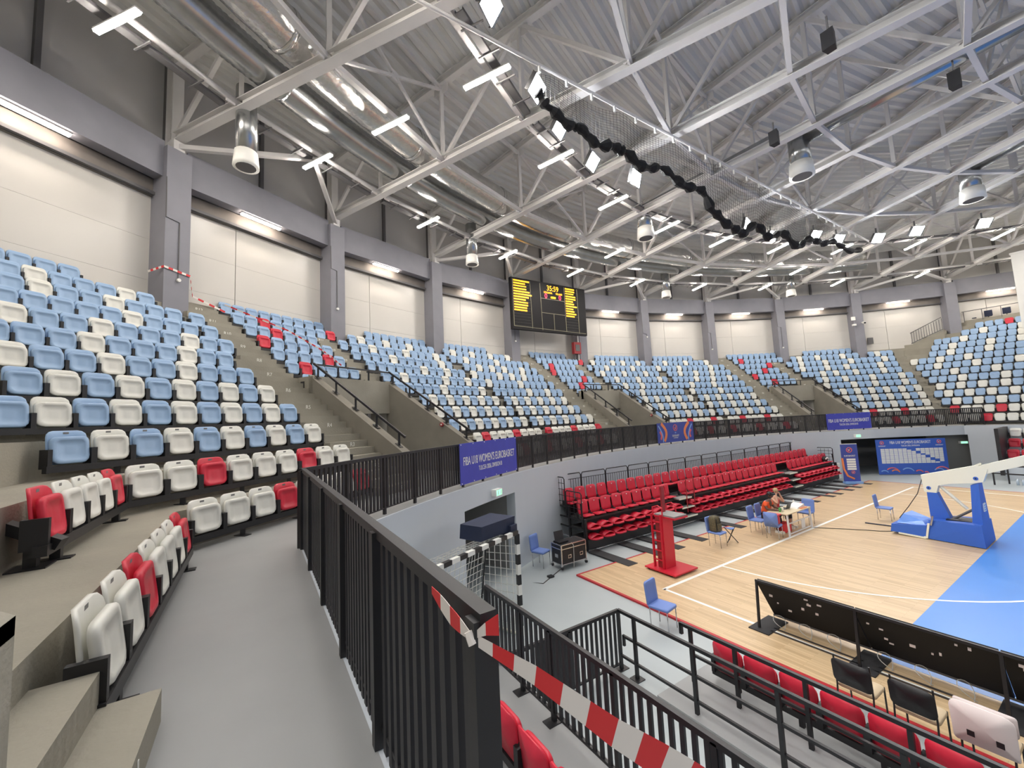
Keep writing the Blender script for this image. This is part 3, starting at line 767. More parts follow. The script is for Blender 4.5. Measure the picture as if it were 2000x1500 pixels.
for b, k, s, x0, x1, c in STR:
    y = s*(ypan(k)-.03); xa, xb = min(x0,x1)-.28, max(x0,x1)+.28
    t = thing('seat_beam', 'black steel beam under the %s seat row, %s' % (ordn(k-1), 'block beside the near concrete steps' if s < 0 else 'straight block at the far right'), 'seat beam', ((xa+xb)/2, y, zrow(k)), group='seat beams on the terrace')
    MB().bar((xa,y,zrow(k)+.15),(xb,y,zrow(k)+.15), .09, .09).build('beam', 'black', t)
    for i in range(max(2, len(c)//3)):
        x = xa+.35+(xb-xa-.7)*i/max(1, max(2, len(c)//3)-1); mb = MB(); mb.bar((x,y,zrow(k)),(x,y,zrow(k)+.12), .07, .07); mb.box(x-.06,x+.06,y-.11,y+.11,zrow(k),zrow(k)+.012); mb.build('post', 'black', t)
# low black rail fixed to the second row, at the left edge
t = thing('step_rail', 'thick black rail end on a short post at the left edge', 'handrail', (-18.3,-20.28,zrow(2)))
MB().bar((-18.3,-20.1,zrow(2)+.17), (-18.45,-20.95,zrow(2)+.62), .11, .09).build('rail', 'black', t)
MB().bar((-18.3,-20.28,zrow(2)), (-18.3,-20.28,zrow(2)+.2), .08, .08).build('post', 'black', t); MB().box(-18.42,-18.18,-20.4,-20.16,zrow(2),zrow(2)+.012).build('foot_plate', 'black', t)

# ================================================================ guard rail of the concourse
ZT = 3.85
fence = thing('guard_rail', 'black slatted guard rail curving along the concourse edge', 'guard rail', P(180, 26.6, ZC))
slat_me = {}
slats = []
post_a = [223.0-2.11*i for i in range(43)]
def fence_span(p0, p1, n, ztop=ZT, zbot=ZC+.10):
    p0 = Vector(p0); p1 = Vector(p1); d = (p1-p0).normalized(); ang = math.atan2(d.y, d.x)
    for i in range(1, n): slats.append((p0.lerp(p1, i/n), ang))
rfn = 26.6
for i in range(42):
    a, c = post_a[i], post_a[i+1]
    mb = MB(); mb.bar(P(a,rfn,ZT-.025), P(c,rfn,ZT-.025), .06, .05); mb.build('top_rail', 'black', fence)
    mb = MB(); mb.bar(P(a,rfn,ZC+.11), P(c,rfn,ZC+.11), .03, .02); mb.build('bottom_rail', 'black', fence)
    fence_span(P(a,rfn), P(c,rfn), 10)
for a in post_a:
    mb = MB(); radial_box(mb, a, rfn-.025, rfn+.025, .025, ZC, ZT-.04); mb.build('post', 'black', fence)
sl = MB().box(-.024,.024,-.014,.014,ZC+.10,ZT-.04).mesh('slat', ('slat',))
slats.sort(key=lambda s: (s[0]-cam).length)
for v, ang in slats[:290]:
    o = obj('slat', sl, fence); o.matrix_parent_inverse = Matrix(); o.location = Vector((v.x, v.y, 0))-Vector(fence.location); o.rotation_euler = (0,0,ang)
mb = MB()
for v, ang in slats[290:]:
    d = Vector((math.cos(ang), math.sin(ang), 0))*.024; mb.bar((v.x-d.x, v.y-d.y, (ZC+ZT)/2+.03), (v.x+d.x, v.y+d.y, (ZC+ZT)/2+.03), .028, ZT-ZC-.14)
mb.build('slats', 'slat', fence, kind='stuff')
# near straight guard rail
nf = thing('guard_rail', 'tall black slatted guard rail running straight towards the camera', 'guard rail', (-17, -18.08, ZC))
x0, x1, yf_ = -19.38, -14.10, -18.10
MB().box(x0-.03, x1, yf_-.026, yf_+.026, ZT-.05, ZT+.0).build('top_rail', 'black', nf)
MB().box(x0, x1, yf_-.012, yf_+.012, ZC+.09, ZC+.11).build('bottom_rail', 'black', nf)
sl2 = MB().box(-.023,.023,-.015,.015,ZC+.02,ZT-.05).mesh('slat', ('slat',))
xs_ = [-19.38, -18.4, -17.3, -16.28, -15.3, -14.13]
for i, x in enumerate(xs_): MB().box(x-.028, x+.028, yf_-.045, yf_+.028, ZC, ZT-.02).build('post', 'black', nf)
for xa, xb in zip(xs_, xs_[1:]):
    n = 12
    for i in range(1, n):
        o = obj('slat', sl2, nf); o.matrix_parent_inverse = Matrix(); o.location = Vector((xa+(xb-xa)*i/n, yf_, 0))-Vector(nf.location)
# rails on the stairwell walls
for ax, nm in zip(AX, ('nearest','middle','farthest')):
    c_, s_ = math.cos(R_(ax)), math.sin(R_(ax)); W3 = lambda u, v, z: (c_*u-s_*v, s_*u+c_*v, z)
    t = thing('handrail', 'black handrail on the sloping walls of the %s stairwell' % nm, 'handrail', W3(31, 0, 6.0), group='stairwell handrails')
    for v in (V_L-.15, V_R+.15):
        MB().bar(W3(31.9,v,zt(31.85)+.36), W3(28.2,v,zt(28.2)+.36), .05, .06).build('sloping_rail', 'black', t)
        for i in range(5):
            u = 31.7-i*.82; MB().bar(W3(u,v,zt(u)-.02), W3(u,v,zt(u)+.34), .05, .05).build('post', 'black', t); MB().bar(W3(u-.09,v,zt(u-.09)+.008), W3(u+.09,v,zt(u+.09)+.008), .12, .012).build('foot_plate', 'black', t)
    MB().bar(W3(31.9,V_L-.15,6.42), W3(31.9,V_R+.15,6.42), .05, .05).build('back_rail', 'black', t)
    for v in (.5, -.8): MB().bar(W3(31.9,v,6.03), W3(31.9,v,6.4), .05, .05).build('post', 'black', t)
# ================================================================ banners on the guard rail
def arc_sheet(r, a0, a1, z0, z1, n=12, th=.012):
    mb = MB(); vs, fs = [], []
    for i in range(n+1):
        a = a0+(a1-a0)*i/n
        vs += [P(a,r,z0), P(a,r,z1), P(a,r+th,z1), P(a,r+th,z0)]
    for i in range(n):
        o = 4*i
        for j in range(4): fs.append((o+j, o+(j+1)%4, o+4+(j+1)%4, o+4+j))
    fs += [(3,2,1,0), (4*n,4*n+1,4*n+2,4*n+3)]; mb.add(vs, fs); return mb
def bend(me, a_mid, r):           # flat lettering (x right, y up) bent onto the rail, facing the court
    for v in me.vertices:
        a = a_mid - math.degrees(v.co.x/r); p = P(a, r-v.co.z, v.co.y); v.co = p
    return me
def banner_text(parent, t, size, a_mid, z, r, squash=1.0, name='lettering', matname='white'):
    me = text_mesh(t, size, matname, squash=squash).copy()
    return obj(name, bend_z(me, a_mid, r, z), parent)
def bend_z(me, a_mid, r, z):
    for v in me.vertices: v.co.y += z
    return bend(me, a_mid, r)
for (a0, a1), lab in (((213.0,206.5),'blue tournament banner on the guard rail nearest the camera'), ((154.55,148.2),'blue tournament banner on the far part of the guard rail')):
    t = thing('rail_banner', lab, 'banner', P((a0+a1)/2, 26.5, 2.85), group='banners on the guard rail')
    arc_sheet(26.50, a0, a1, 2.85, 3.86).build('sheet', 'banner_blue', t)
    am = (a0+a1)/2
    banner_text(t, "FIBA U18 WOMEN'S EUROBASKET", .30, am, 3.40, 26.495, .60)
    banner_text(t, "TULCEA 2026, DIVISION B", .17, am, 3.16, 26.495, .64)
    for i in range(6):
        for z in (2.88, 3.83):
            aa = a0-.12+(a1-a0+.24)*i/5; MB().bar(P(aa,26.495,z-.012), P(aa,26.495,z+.012), .024, .006).build('eyelet', 'white', t)
a0, a1 = 183.4, 176.9; am = (a0+a1)/2
t = thing('rail_banner', 'navy banner with orange stripes and round emblem on the guard rail', 'banner', P(am,26.5,2.85), group='banners on the guard rail')
arc_sheet(26.50, a0, a1, 2.87, 3.88).build('sheet', 'banner_navy', t)
def stripe(parent, pts, wd, matn, r=26.494):       # curved printed stripe, pts as (x,z) on the banner
    mb = MB(); vs, fs = [], []
    for i, (x, z) in enumerate(pts):
        q = pts[min(i+1,len(pts)-1)]; o = pts[max(i-1,0)]; dx, dz = q[0]-o[0], q[1]-o[1]; L = math.hypot(dx,dz) or 1; nx, nz = -dz/L*wd/2, dx/L*wd/2
        for s in (1,-1): vs.append(P(am-math.degrees((x+nx*s)/r), r, z+nz*s)); vs.append(P(am-math.degrees((x+nx*s)/r), r+.003, z+nz*s))
    for i in range(len(pts)-1):
        o = 4*i; fs += [(o,o+4,o+6,o+2), (o+1,o+3,o+7,o+5), (o,o+1,o+5,o+4), (o+2,o+6,o+7,o+3)]
    mb.add(vs, fs); return mb.build('printed_stripe', matn, parent)
def curve(x0, z0, x1, z1, b): return [(x0+(x1-x0)*f+b*math.sin(math.pi*f), z0+(z1-z0)*f) for f in [i/8 for i in range(9)]]
for s in (-1, 1):
    stripe(t, curve(s*1.15,3.86,s*.95,2.95,-s*.28), .17, 'orange'); stripe(t, curve(s*1.3,3.45,s*1.25,3.05,-s*.1), .12, 'coral'); stripe(t, curve(s*.85,3.6,s*.78,3.4,-s*.06), .09, 'coral')
    stripe(t, curve(s*1.4,3.75,s*1.05,2.9,-s*.12), .08, 'sky_blue')
ringp = [(.16*math.cos(R_(q)), 3.60+.16*math.sin(R_(q))) for q in range(0, 361, 20)]
stripe(t, ringp, .035, 'coral'); stripe(t, curve(-.06,3.5,.06,3.7,.05), .04, 'orange'); stripe(t, curve(-.08,3.62,.06,3.52,0), .03, 'coral'); stripe(t, curve(-.05,3.34,.05,3.34,.0), .06, 'sky_blue')
banner_text(t, 'EUROBASKET', .15, am, 3.18, 26.494, .62); banner_text(t, 'U18 WOMEN', .07, am, 3.07, 26.494, .9)

# ================================================================ lower stand in front of the camera
t = thing('lower_stand', 'grey concrete lower stand below the near guard rail', 'platform', (-16,-16.8,-.04))
MB().box(-18.9, -2, -18.08, -15.55, -.04, .85).build('upper_platform', 'epoxy', t)
MB().box(-18.9, -18.5, -18.08, -15.55, .85, 1.0).build('side_kerb', 'wall_paint', t)
MB().box(-17.6, -2, -13.35, -11.95, -.04, .02).build('low_platform', 'epoxy', t)
def slat_rail(label, p, q, z0, zt_, n, posts, cat='guard rail'):
    t = thing('stand_rail', label, cat, ((p[0]+q[0])/2, (p[1]+q[1])/2, z0), group='black rails of the lower stand')
    a, b = Vector((*p,0)), Vector((*q,0)); d = (b-a).normalized()
    MB().bar((*p,zt_-.025), (*q,zt_-.025), .05, .05).build('top_rail', 'black', t); MB().bar((*p,z0+.10), (*q,z0+.10), .035, .03).build('bottom_rail', 'black', t)
    sm = MB().bar((-d.x*.022,-d.y*.022,(z0+zt_)/2+.03), (d.x*.022,d.y*.022,(z0+zt_)/2+.03), .026, zt_-z0-.16).mesh('slat', ('slat',))
    for i in range(1, n):
        o = obj('slat', sm, t); v = a.lerp(b, i/n); o.matrix_parent_inverse = Matrix(); o.location = Vector((v.x, v.y, 0))-Vector(t.location)
    for f in posts:
        v = a.lerp(b, f); MB().bar((v.x,v.y,z0), (v.x,v.y,zt_-.03), .05, .05).build('post', 'black', t); MB().box(v.x-.07,v.x+.07,v.y-.12,v.y+.12,z0,z0+.012).build('foot_plate', 'black', t)
    return t
slat_rail('black slatted rail in front of the near red seats', (-18.75,-15.68), (-12.2,-15.68), .85, 1.90, 60, (0,.145,.245,.40,.56,.72,.88))
slat_rail('short black slatted rail on the near floor, end-on to the court', (-18.45,-15.5), (-18.45,-13.22), -.04, .97, 21, (0,.5,1))
def bar_rail(label, y, xa, xb, zt_, bars, posts, hook):
    t = thing('stand_rail', label, 'guard rail', ((xa+xb)/2, y, -.04), group='black rails of the lower stand')
    MB().bar((xa,y,zt_), (xb,y,zt_), .05, .05).build('top_rail', 'black', t)
    for z, x in bars:
        MB().bar((x,y,z), (xb,y,z), .04, .04).build('cross_bar', 'black', t)
        if x != xa and hook: MB().bar((x,y,z+.02), (x,y,z-.16), .04, .04).build('bar_end', 'black', t)
    for x in posts:
        MB().bar((x,y,-.04), (x,y,zt_-.02), .05, .05).build('post', 'black', t); MB().box(x-.09,x+.09,y-.09,y+.09,-.04,-.025).build('foot_plate', 'black', t)
    return t
bar_rail('black three-bar rail from the corner of the near floor', -13.22, -18.45, -9, .95, ((.55,-18.35),(.2,-18.45)), (-18.1,-17.0,-15.85,-14.7,-13.6), True)
t = bar_rail('black two-bar rail behind the front row of red seats', -12.62, -17.62, -9, .86, ((.45,-17.4),), (-17.45,-16.72,-15.8,-14.8,-13.8), False)
MB().bar((-17.62,-12.62,.88), (-17.62,-12.62,.70), .05, .05).build('rail_end', 'black', t)
# red seats of the lower stand (same folding shell)
red_b, red_p = SEAT['r']
def red_seat(label, loc, rot, grp):
    t = thing('red_seat', label, 'seat', loc, rot, group=grp)
    obj('backrest', red_b, t); obj('seat_pan', red_p, t)
    for sx in (-.236, .236): o = obj('bracket', brk_me, t); o.location = (sx, 0, 0)
    return t
for j in range(6): red_seat('red folding seat in the front row by the court, %s from the left' % ordn(j), (-17.02+.495*j, -12.28, .02), 0, 'red seats in the front row of the lower stand')
for j in range(4): red_seat('red folding seat behind the near slatted rail, %s from the left' % ordn(j), (-17.35+.5*j, -16.45, .86), 0, 'red seats behind the near slatted rail')
for lab, x0_, x1_, y_, z_ in (('front row', -17.3, -13.9, -12.3, .02), ('row behind the near slatted rail', -17.7, -14.9, -16.48, .86)):
    t = thing('seat_beam', 'black steel beam under the red %s' % lab, 'seat beam', ((x0_+x1_)/2, y_, z_), group='seat beams of the lower stand')
    MB().bar((x0_,y_,z_+.14), (x1_,y_,z_+.14), .08, .08).build('beam', 'black', t)
    for i in range(4):
        x = x0_+.4+(x1_-x0_-.8)*i/3; MB().bar((x,y_,z_-.02), (x,y_,z_+.12), .06, .06).build('post', 'black', t)
# ================================================================ courtside boards and chairs
t = thing('led_board', 'long black courtside display board seen from behind', 'display board', (-15.5,-9.8,0))
xs2 = [-17.7+1.6*i for i in range(7)]
for i, (xa, xb) in enumerate(zip(xs2, xs2[1:])):
    mb = MB(); mb.hexa([(xa+.01,-9.47,.09),(xb-.01,-9.47,.09),(xb-.01,-9.40,.09),(xa+.01,-9.40,.09)], [(xa+.01,-10.05,.9),(xb-.01,-10.05,.9),(xb-.01,-9.98,.93),(xa+.01,-9.98,.93)])
    pnl = mb.build('board_panel', 'black_matt', t)
    mb = MB(); mb.bar((xa,-10.06,.915), (xb,-10.06,.915), .03, .04); mb.build('top_edge', 'black', pnl)
    mb = MB(); mb.bar((xa,-9.47,.08), (xb,-9.47,.08), .03, .03); mb.build('bottom_edge', 'dark_steel', pnl)
    for j in range(9):
        f = random.random(); zz = .18+.66*random.random(); yy = -9.475-.58*(zz-.09)/.81; x = xa+.08+1.4*f; s_ = random.uniform(.012,.035)
        MB().bar((x-s_,yy-.012,zz), (x+s_,yy-.012,zz), .012, random.uniform(.02,.045)).build('white_tag' , 'cloth_white', pnl)
for x in xs2[:-1]:
    MB().bar((x+.02,-10.05,.9), (x+.02,-10.10,0), .04, .04).build('back_strut', 'black', t)
    MB().box(x-.12,x+.26,-10.25,-9.45,0,.02).build('foot_plate', 'rubber', t)
for i, x in enumerate(xs2[:-1]):
    for y_ in (-10.05, -9.9): MB().bar((x+.2,y_,.01), (x+1.6,y_+.02,.01), .03, .02).build('floor_cable', 'cable', t)
    for q in range(3):
        pts = [(x+.3+.45*q+.12*math.cos(R_(s*24))*(.5+s/15*.5), -9.85+.16*math.sin(R_(s*24)), .02+.22*abs(math.sin(R_(s*12)))) for s in range(15)]
        MB().tube(pts, .006, 5).build('loose_cable', 'cable_light', t)
def stack_chair(label, x, y, covered=False):
    t = thing('stacking_chair', label, 'chair', (x,y,.0), 0, group='dark chairs along the court edge')
    b = shell(.44,.34,.07,.07, lambda X, Z: -.22-.16*Z+.25*X*X, .025); MB().add(up(b[0],.50), b[1]).build('backrest', 'black', t, smooth=True)
    b = shell(.43,.40,.06,.06, lambda X, Z: 0.02, .04); MB().add([(X, Z-.2, .45+Y) for X, Y, Z in b[0]], b[1]).build('seat', 'chair_seat', t, smooth=True)
    for sx in (-.2,.2):
        MB().tube([(sx,-.24,.86),(sx,-.2,.46),(sx,-.26,.01)], .011, 6).build('leg', 'black', t); MB().tube([(sx,.19,.45),(sx,.22,.01)], .011, 6).build('leg', 'black', t)
    return t
stack_chair('black backed stacking chair at the court edge, left one', -15.62, -11.45); stack_chair('black backed stacking chair at the court edge, right one', -15.02, -11.42)
for x, nm in ((-14.42,'left one'),(-13.85,'right one')):
    stack_chair('stacking chair hidden under a white garment, %s' % nm, x, -11.45)
    g = shell(.5,.46,.08,.03, lambda X, Z: -.245-.13*Z+.2*X*X+.012*math.sin(X*40)*math.cos(Z*9), .03); t = thing('garment', 'white garment draped over a chair back, %s' % nm, 'clothing', (x,-11.45,0), 0, group='garments on the chairs')
    MB().add(up(g[0],.46), g[1]).build('cloth_back', 'cloth_white', t, smooth=True)
    g = shell(.49,.24,.03,.04, lambda X, Z: -.13-.1*Z+.2*X*X, .02); MB().add(up(g[0],.64), g[1]).build('cloth_front', 'cloth_white', t, smooth=True)
    for sx in (-.1,.12): MB().box(sx-.03,sx+.03,-.30,-.294,.56,.62).build('print', 'black', t)
# ================================================================ blue chairs, table, people
bc_back = shell(.42,.46,.05,.04, lambda X, Z: -.2-.22*Z+.12*Z*Z*2+.35*X*X, .04); bc_seat = shell(.42,.44,.04,.04, lambda X, Z: .03, .05)
bcb = MB().add(up(bc_back[0],.44), bc_back[1]).mesh('backrest', ('chair_blue',), True); bcs = MB().add([(X, Z-.22, .44+Y) for X, Y, Z in bc_seat[0]], bc_seat[1]).mesh('seat', ('chair_blue',), True)
leg_me = MB().tube([(0,0,.44),(0,.01,.01)], .012, 6).mesh('leg', ('chrome',), True)
def blue_chair(label, x, y, deg, z=0.0):
    t = thing('upholstered_chair', label, 'chair', (x,y,z), R_(deg), group='blue upholstered chairs')
    obj('backrest', bcb, t); obj('seat', bcs, t)
    for sx in (-.18,.18):
        for sy in (-.19,.19): o = obj('leg', leg_me, t); o.location = (sx, sy, 0)
    return t
blue_chair('blue chair standing alone on the grey floor near the court corner', -18.88, -11.5, -80, -.04)
blue_chair('blue chair with a camouflage backpack near the umpire stand', -21.0, -5.95, -88)
blue_chair('blue chair at the left behind the scorer table', -20.92, -3.55, -88)
blue_chair('blue chair with a red bag at the near end of the scorer table', -20.27, -3.82, 8)
blue_chair('blue chair under the person in orange', -20.95, -2.95, -88)
blue_chair('blue chair under the person in red', -20.98, -2.15, -88)
blue_chair('blue chair at the far end of the scorer table', -20.35, -1.25, 178)
blue_chair('blue chair alone left of the basketball stand', -18.8, 1.4, -86)
blue_chair('blue chair beside the black flight case at the curved wall', -23.35, -11.35, -70, -.04)
t = thing('backpack', 'camouflage backpack on a blue chair', 'backpack', (-21.05,-5.95,.47))
b = shell(.34,.48,.1,.06, lambda X, Z: .09-.3*X*X-.05*Z, .2, n=3)
MB().add([(-21.02+Y, -5.95-X, .47+Z) for X, Y, Z in b[0]], b[1]).build('bag', 'camo', t, smooth=True)
MB().box(-20.94,-20.88,-6.05,-5.85,.5,.72).build('front_pocket', 'camo', t)
for s_ in (-.1,.1): MB().tube([(-21.1,-5.95+s_,.93),(-20.93,-5.95+s_,.88),(-20.92,-5.95+s_,.55)], .015, 5).build('strap', 'black', t)
t = thing('camp_stool', 'three legged folding stool beside the backpack chair', 'stool', (-20.9,-5.25,0))
c = Vector((-20.95,-5.25,.25))
for q in (20,140,260):
    d = Vector((math.cos(R_(q)), math.sin(R_(q)), 0))*.2; MB().tube([c+d*-1+Vector((0,0,.22)), c+d-Vector((0,0,.24))], .014, 6).build('leg', 'black', t)
tp = [c-Vector((math.cos(R_(q)), math.sin(R_(q)), 0))*.2+Vector((0,0,.21)) for q in (20,140,260)]
mb = MB(); cc = c+Vector((0,0,.16)); mb.add([*tp, cc, *[v-Vector((0,0,.01)) for v in tp], cc-Vector((0,0,.01))], [(0,1,3),(1,2,3),(2,0,3),(5,4,7),(6,5,7),(4,6,7),(0,4,5,1),(1,5,6,2),(2,6,4,0)]); mb.build('seat_cloth', 'chair_blue', t)
t = thing('scorer_table', 'light wooden scorer table with white metal legs', 'table', (-20.35,-2.5,0))
MB().box(-20.68,-20.02,-3.38,-1.6,.72,.75).build('table_top', 'wood_table', t)
for x, y in ((-20.05,-3.33),(-20.05,-1.65),(-20.65,-3.33),(-20.65,-1.65)): MB().bar((x,y,.72), (x+(.03 if x > -20.3 else -.03),y,0), .05, .05).build('leg', 'pipe_white', t)
MB().bar((-20.05,-3.33,.42), (-20.05,-1.65,.42), .03, .03).build('crossbar', 'pipe_white', t); MB().bar((-20.05,-3.33,.08), (-20.05,-1.65,.08), .03, .03).build('crossbar', 'pipe_white', t)
MB().box(-20.06,-20.04,-2.35,-2.1,.12,.42).build('frame_box', 'pipe_white', t)
t = thing('tool_box', 'white papers stacked on the scorer table', 'papers', (-20.3,-2.0,.75)); mb = MB(); mb.hexa([(-20.5,-2.25,.75),(-20.15,-2.3,.75),(-20.12,-1.8,.75),(-20.48,-1.75,.75)], [(-20.5,-2.2,.80),(-20.15,-2.25,.80),(-20.12,-1.85,.88),(-20.48,-1.8,.88)]); mb.build('paper_stack', 'white', t); MB().box(-20.2,-20.06,-2.2,-1.75,.751,.77).build('yellow_folder', 'orange', t)
for j, (x, y, h, mn, lab) in enumerate(((-20.3,-3.05,.17,'cream','white bottle on the near end of the scorer table'),(-20.36,-3.12,.15,'green','green can on the scorer table'),(-20.5,-1.75,.2,'white','white bottle at the far end of the scorer table'))):
    t = thing('bottle', lab, 'bottle', (x,y,.75)); MB().tube([(x,y,.75),(x,y,.75+h*.75),(x,y,.75+h)], .035, 10, rs=[.035,.035,.02]).build('body', mn, t, smooth=True); MB().tube([(x,y,.75+h),(x,y,.775+h)], .018, 8).build('cap', 'black', t)
t = thing('laptop', 'dark laptop open on the scorer table', 'laptop', (-20.45,-2.5,.75)); MB().box(-20.6,-20.38,-2.65,-2.35,.75,.765).build('keyboard', 'black', t); MB().bar((-20.37,-2.5,.765),(-20.32,-2.5,.93), .3, .012, up=(1,0,0)).build('screen', 'black', t)
t = thing('sports_bag', 'red bag on the blue chair by the scorer table', 'bag', (-20.35,-3.85,.47))
b = shell(.42,.30,.09,.05, lambda X, Z: .12-.4*X*X, .26); MB().add([(-20.3+X*.9, -3.78+Y, .47+Z) for X, Y, Z in b[0]], b[1]).build('bag', 'paint_red', t, smooth=True)
MB().box(-20.5,-20.1,-4.02,-3.6,.76,.80).build('lid', 'seat_red', t)
for s_ in (-.08,.06): MB().box(-20.3+s_-.02,-20.3+s_+.02,-4.06,-3.9,.5,.62).build('print', 'white', t)
t = thing('sports_bag', 'red bag under the scorer table', 'bag', (-20.4,-2.7,0)); b = shell(.45,.33,.1,.05, lambda X, Z: .12-.4*X*X, .24); MB().add([(-20.4+Y, -2.75-X, Z) for X, Y, Z in b[0]], b[1]).build('bag', 'shirt_red', t, smooth=True); MB().tube([(-20.3,-2.9,.3),(-20.28,-2.75,.4),(-20.3,-2.6,.3)], .012, 5).build('handle', 'black', t)
def skin_body(name, verts, edges, rads, matn, parent, sub=2):
    me = bpy.data.meshes.new(name); me.from_pydata(verts, edges, []); o = bpy.data.objects.new(name, me); COL.objects.link(o)
    m = o.modifiers.new('Skin', 'SKIN'); s = o.modifiers.new('Sub', 'SUBSURF'); s.levels = sub; s.render_levels = sub
    for i, sv in enumerate(me.skin_vertices[0].data): sv.radius = (rads[i], rads[i]); sv.use_root = (i == 0)
    dg = bpy.context.evaluated_depsgraph_get(); m2 = bpy.data.meshes.new_from_object(o.evaluated_get(dg)); bpy.data.objects.remove(o)
    m2.materials.clear(); m2.materials.append(MATS[matn]); m2.polygons.foreach_set('use_smooth', [True]*len(m2.polygons))
    return obj(name, m2, parent)
def person(label, x, y, arms_up, skin, shirt, lean, hairm, cap):
    """seated, facing +x; all coordinates local, x forward"""
    t = thing('person', label, 'person', (x,y,0), 0)
    V = [(0,0,.50),(lean*.3,0,.72),(lean*.7,0,.95),(lean,0,1.05),(lean+.02,0,1.12)]; E = [(0,1),(1,2),(2,3),(3,4)]; Rr = [.14,.13,.145,.09,.05]
    def ext(root, pts, rs):
        p = root
        for q, r in zip(pts, rs): V.append(q); Rr.append(r); E.append((p, len(V)-1)); p = len(V)-1
        return p
    for s in (-1, 1):
        ext(0, [(.06,s*.1,.49),(.44,s*.11,.50),(.45,s*.11,.28),(.43,s*.11,.09),(.56,s*.12,.05)], [.10,.07,.055,.04,.035])
        if arms_up: w = ext(2, [(lean*.7,s*.19,.99),(lean+.18,s*.24,.86),(lean+.10,s*.15,1.10)], [.06,.045,.032]); hd = Vector((-.03,-s*.35,.9))
        else: w = ext(2, [(lean*.7,s*.19,.99),(lean*.7+.08,s*.26,.80),(lean+.30,s*.14,.79)], [.06,.045,.032]); hd = Vector((1,-s*.2,-.02))
        hd.normalize(); h0 = Vector(V[w]); side = hd.cross(Vector((1,0,.2)) if arms_up else Vector((0,0,1))).normalized()
        pl_ = ext(w, [h0+hd*.05], [.03])
        for f in range(4): ext(pl_, [h0+hd*.08+side*(.012*(f-1.5)*1.6), h0+hd*(.115+.01*(1-abs(f-1.5)))+side*(.02*(f-1.5))], [.010,.008])
        ext(pl_, [h0+hd*.06+side*.035, h0+hd*.085+side*.05], [.010,.008])
    body = skin_body('body', V, E, Rr, skin, t, 2)
    # head with face
    hv = [(lean+.03,0,1.17),(lean+.045,0,1.24),(lean+.04,0,1.32)]; head = skin_body('head', hv, [(0,1),(1,2)], [.062,.082,.07], skin, body)
    hx = lean+.045
    mb = MB(); mb.tube([(hx+.07,0,1.255),(hx+.105,0,1.225),(hx+.08,0,1.215)], .014, 6, rs=[.008,.016,.012]); mb.build('nose', skin, body, smooth=True)
    for s in (-1,1):
        MB().tube([(hx+.072,s*.03,1.258),(hx+.082,s*.03,1.258)], .010, 8).build('eye', 'black', body); MB().tube([(hx-.01,s*.075,1.27),(hx-.01,s*.092,1.245),(hx-.005,s*.08,1.215)], .012, 6).build('ear', skin, body, smooth=True)
    MB().bar((hx+.075,-.025,1.19), (hx+.075,.025,1.19), .012, .008).build('mouth', 'paint_red', body)
    b = MB(); b.tube([(hx-.02,0,1.24),(hx-.015,0,1.31),(hx-.01,0,1.36),(hx-.01,0,1.385)], .08, 14, rs=[.084,.088,.07,.03]); b.build('cap' if cap else 'hair', 'black' if cap else hairm, t, smooth=True)
    if cap: MB().box(hx+.04,hx+.16,-.06,.06,1.325,1.34).build('cap_peak', 'black', t)
    tv = [(0,0,.54),(lean*.3,0,.72),(lean*.7,0,.95),(lean*.95,0,1.02)]; te = [(0,1),(1,2),(2,3)]; trr = [.155,.15,.16,.085]
    if not arms_up:
        for s in (-1,1): tv += [(lean*.7,s*.2,.985),(lean*.7+.05,s*.25,.87)]; te += [(2,len(tv)-2),(len(tv)-2,len(tv)-1)]; trr += [.085,.075]
    skin_body('shirt', tv, te, trr, shirt, t)
    lv = [(0,0,.50)]; le = []; lr = [.15]
    for s in (-1,1):
        lv += [(.08,s*.1,.49),(.44,s*.11,.50),(.45,s*.11,.28)]; k = len(lv)-3; le += [(0,k),(k,k+1),(k+1,k+2)]; lr += [.115,.085,.065]
    skin_body('trousers', lv, le, lr, 'trousers', t)
    for s in (-1,1): MB().box(.38,.66,s*.12-.045,s*.12+.045,0,.075).build('shoe', 'white', t)
    return t
person('person in an orange shirt and black cap leaning over the scorer table', -20.95, -2.98, False, 'skin_b', 'shirt_orange', .2, 'hair', True)
person('person in a red top holding both hands to the head', -21.0, -2.12, True, 'skin_a', 'shirt_red', .06, 'hair', False)
# ================================================================ umpire stand
t = thing('umpire_stand', 'tall red volleyball umpire stand with ladder', 'umpire stand', (-20.7,-8.77,0))
MB().box(-21.2,-20.2,-9.27,-8.28,.05,.085).build('base_plate', 'paint_red', t)
for x, y in ((-21.1,-9.2),(-20.35,-9.2),(-21.1,-8.35)): MB().tube([(x,y-.02,.03),(x,y+.02,.03)], .03, 8).build('wheel', 'black', t)
MB().box(-20.90,-20.66,-9.05,-8.66,.085,1.45).build('tower_back', 'fire_red', t)
MB().box(-20.66,-20.63,-9.07,-8.64,.085,1.48).build('front_panel', 'paint_red', t)
for x in (-20.98,-20.68): MB().box(x-.02,x+.02,-9.12,-9.06,.085,1.55).build('ladder_side', 'paint_red', t)
for i in range(5): MB().bar((-20.98,-9.09,.3+.26*i), (-20.68,-9.09,.3+.26*i), .03, .03).build('rung', 'paint_red', t)
MB().box(-20.95,-20.30,-9.0,-8.45,1.50,1.54).build('platform', 'passage_grey', t); MB().box(-20.95,-20.28,-9.02,-8.43,1.455,1.50).build('platform_frame', 'paint_red', t)
for y in (-9.03,-8.42): MB().tube([(-20.98,y,1.5),(-20.98,y,1.72),(-20.8,y,1.78),(-20.66,y,1.72),(-20.66,y,1.52)], .02, 6).build('grab_rail', 'paint_red', t)
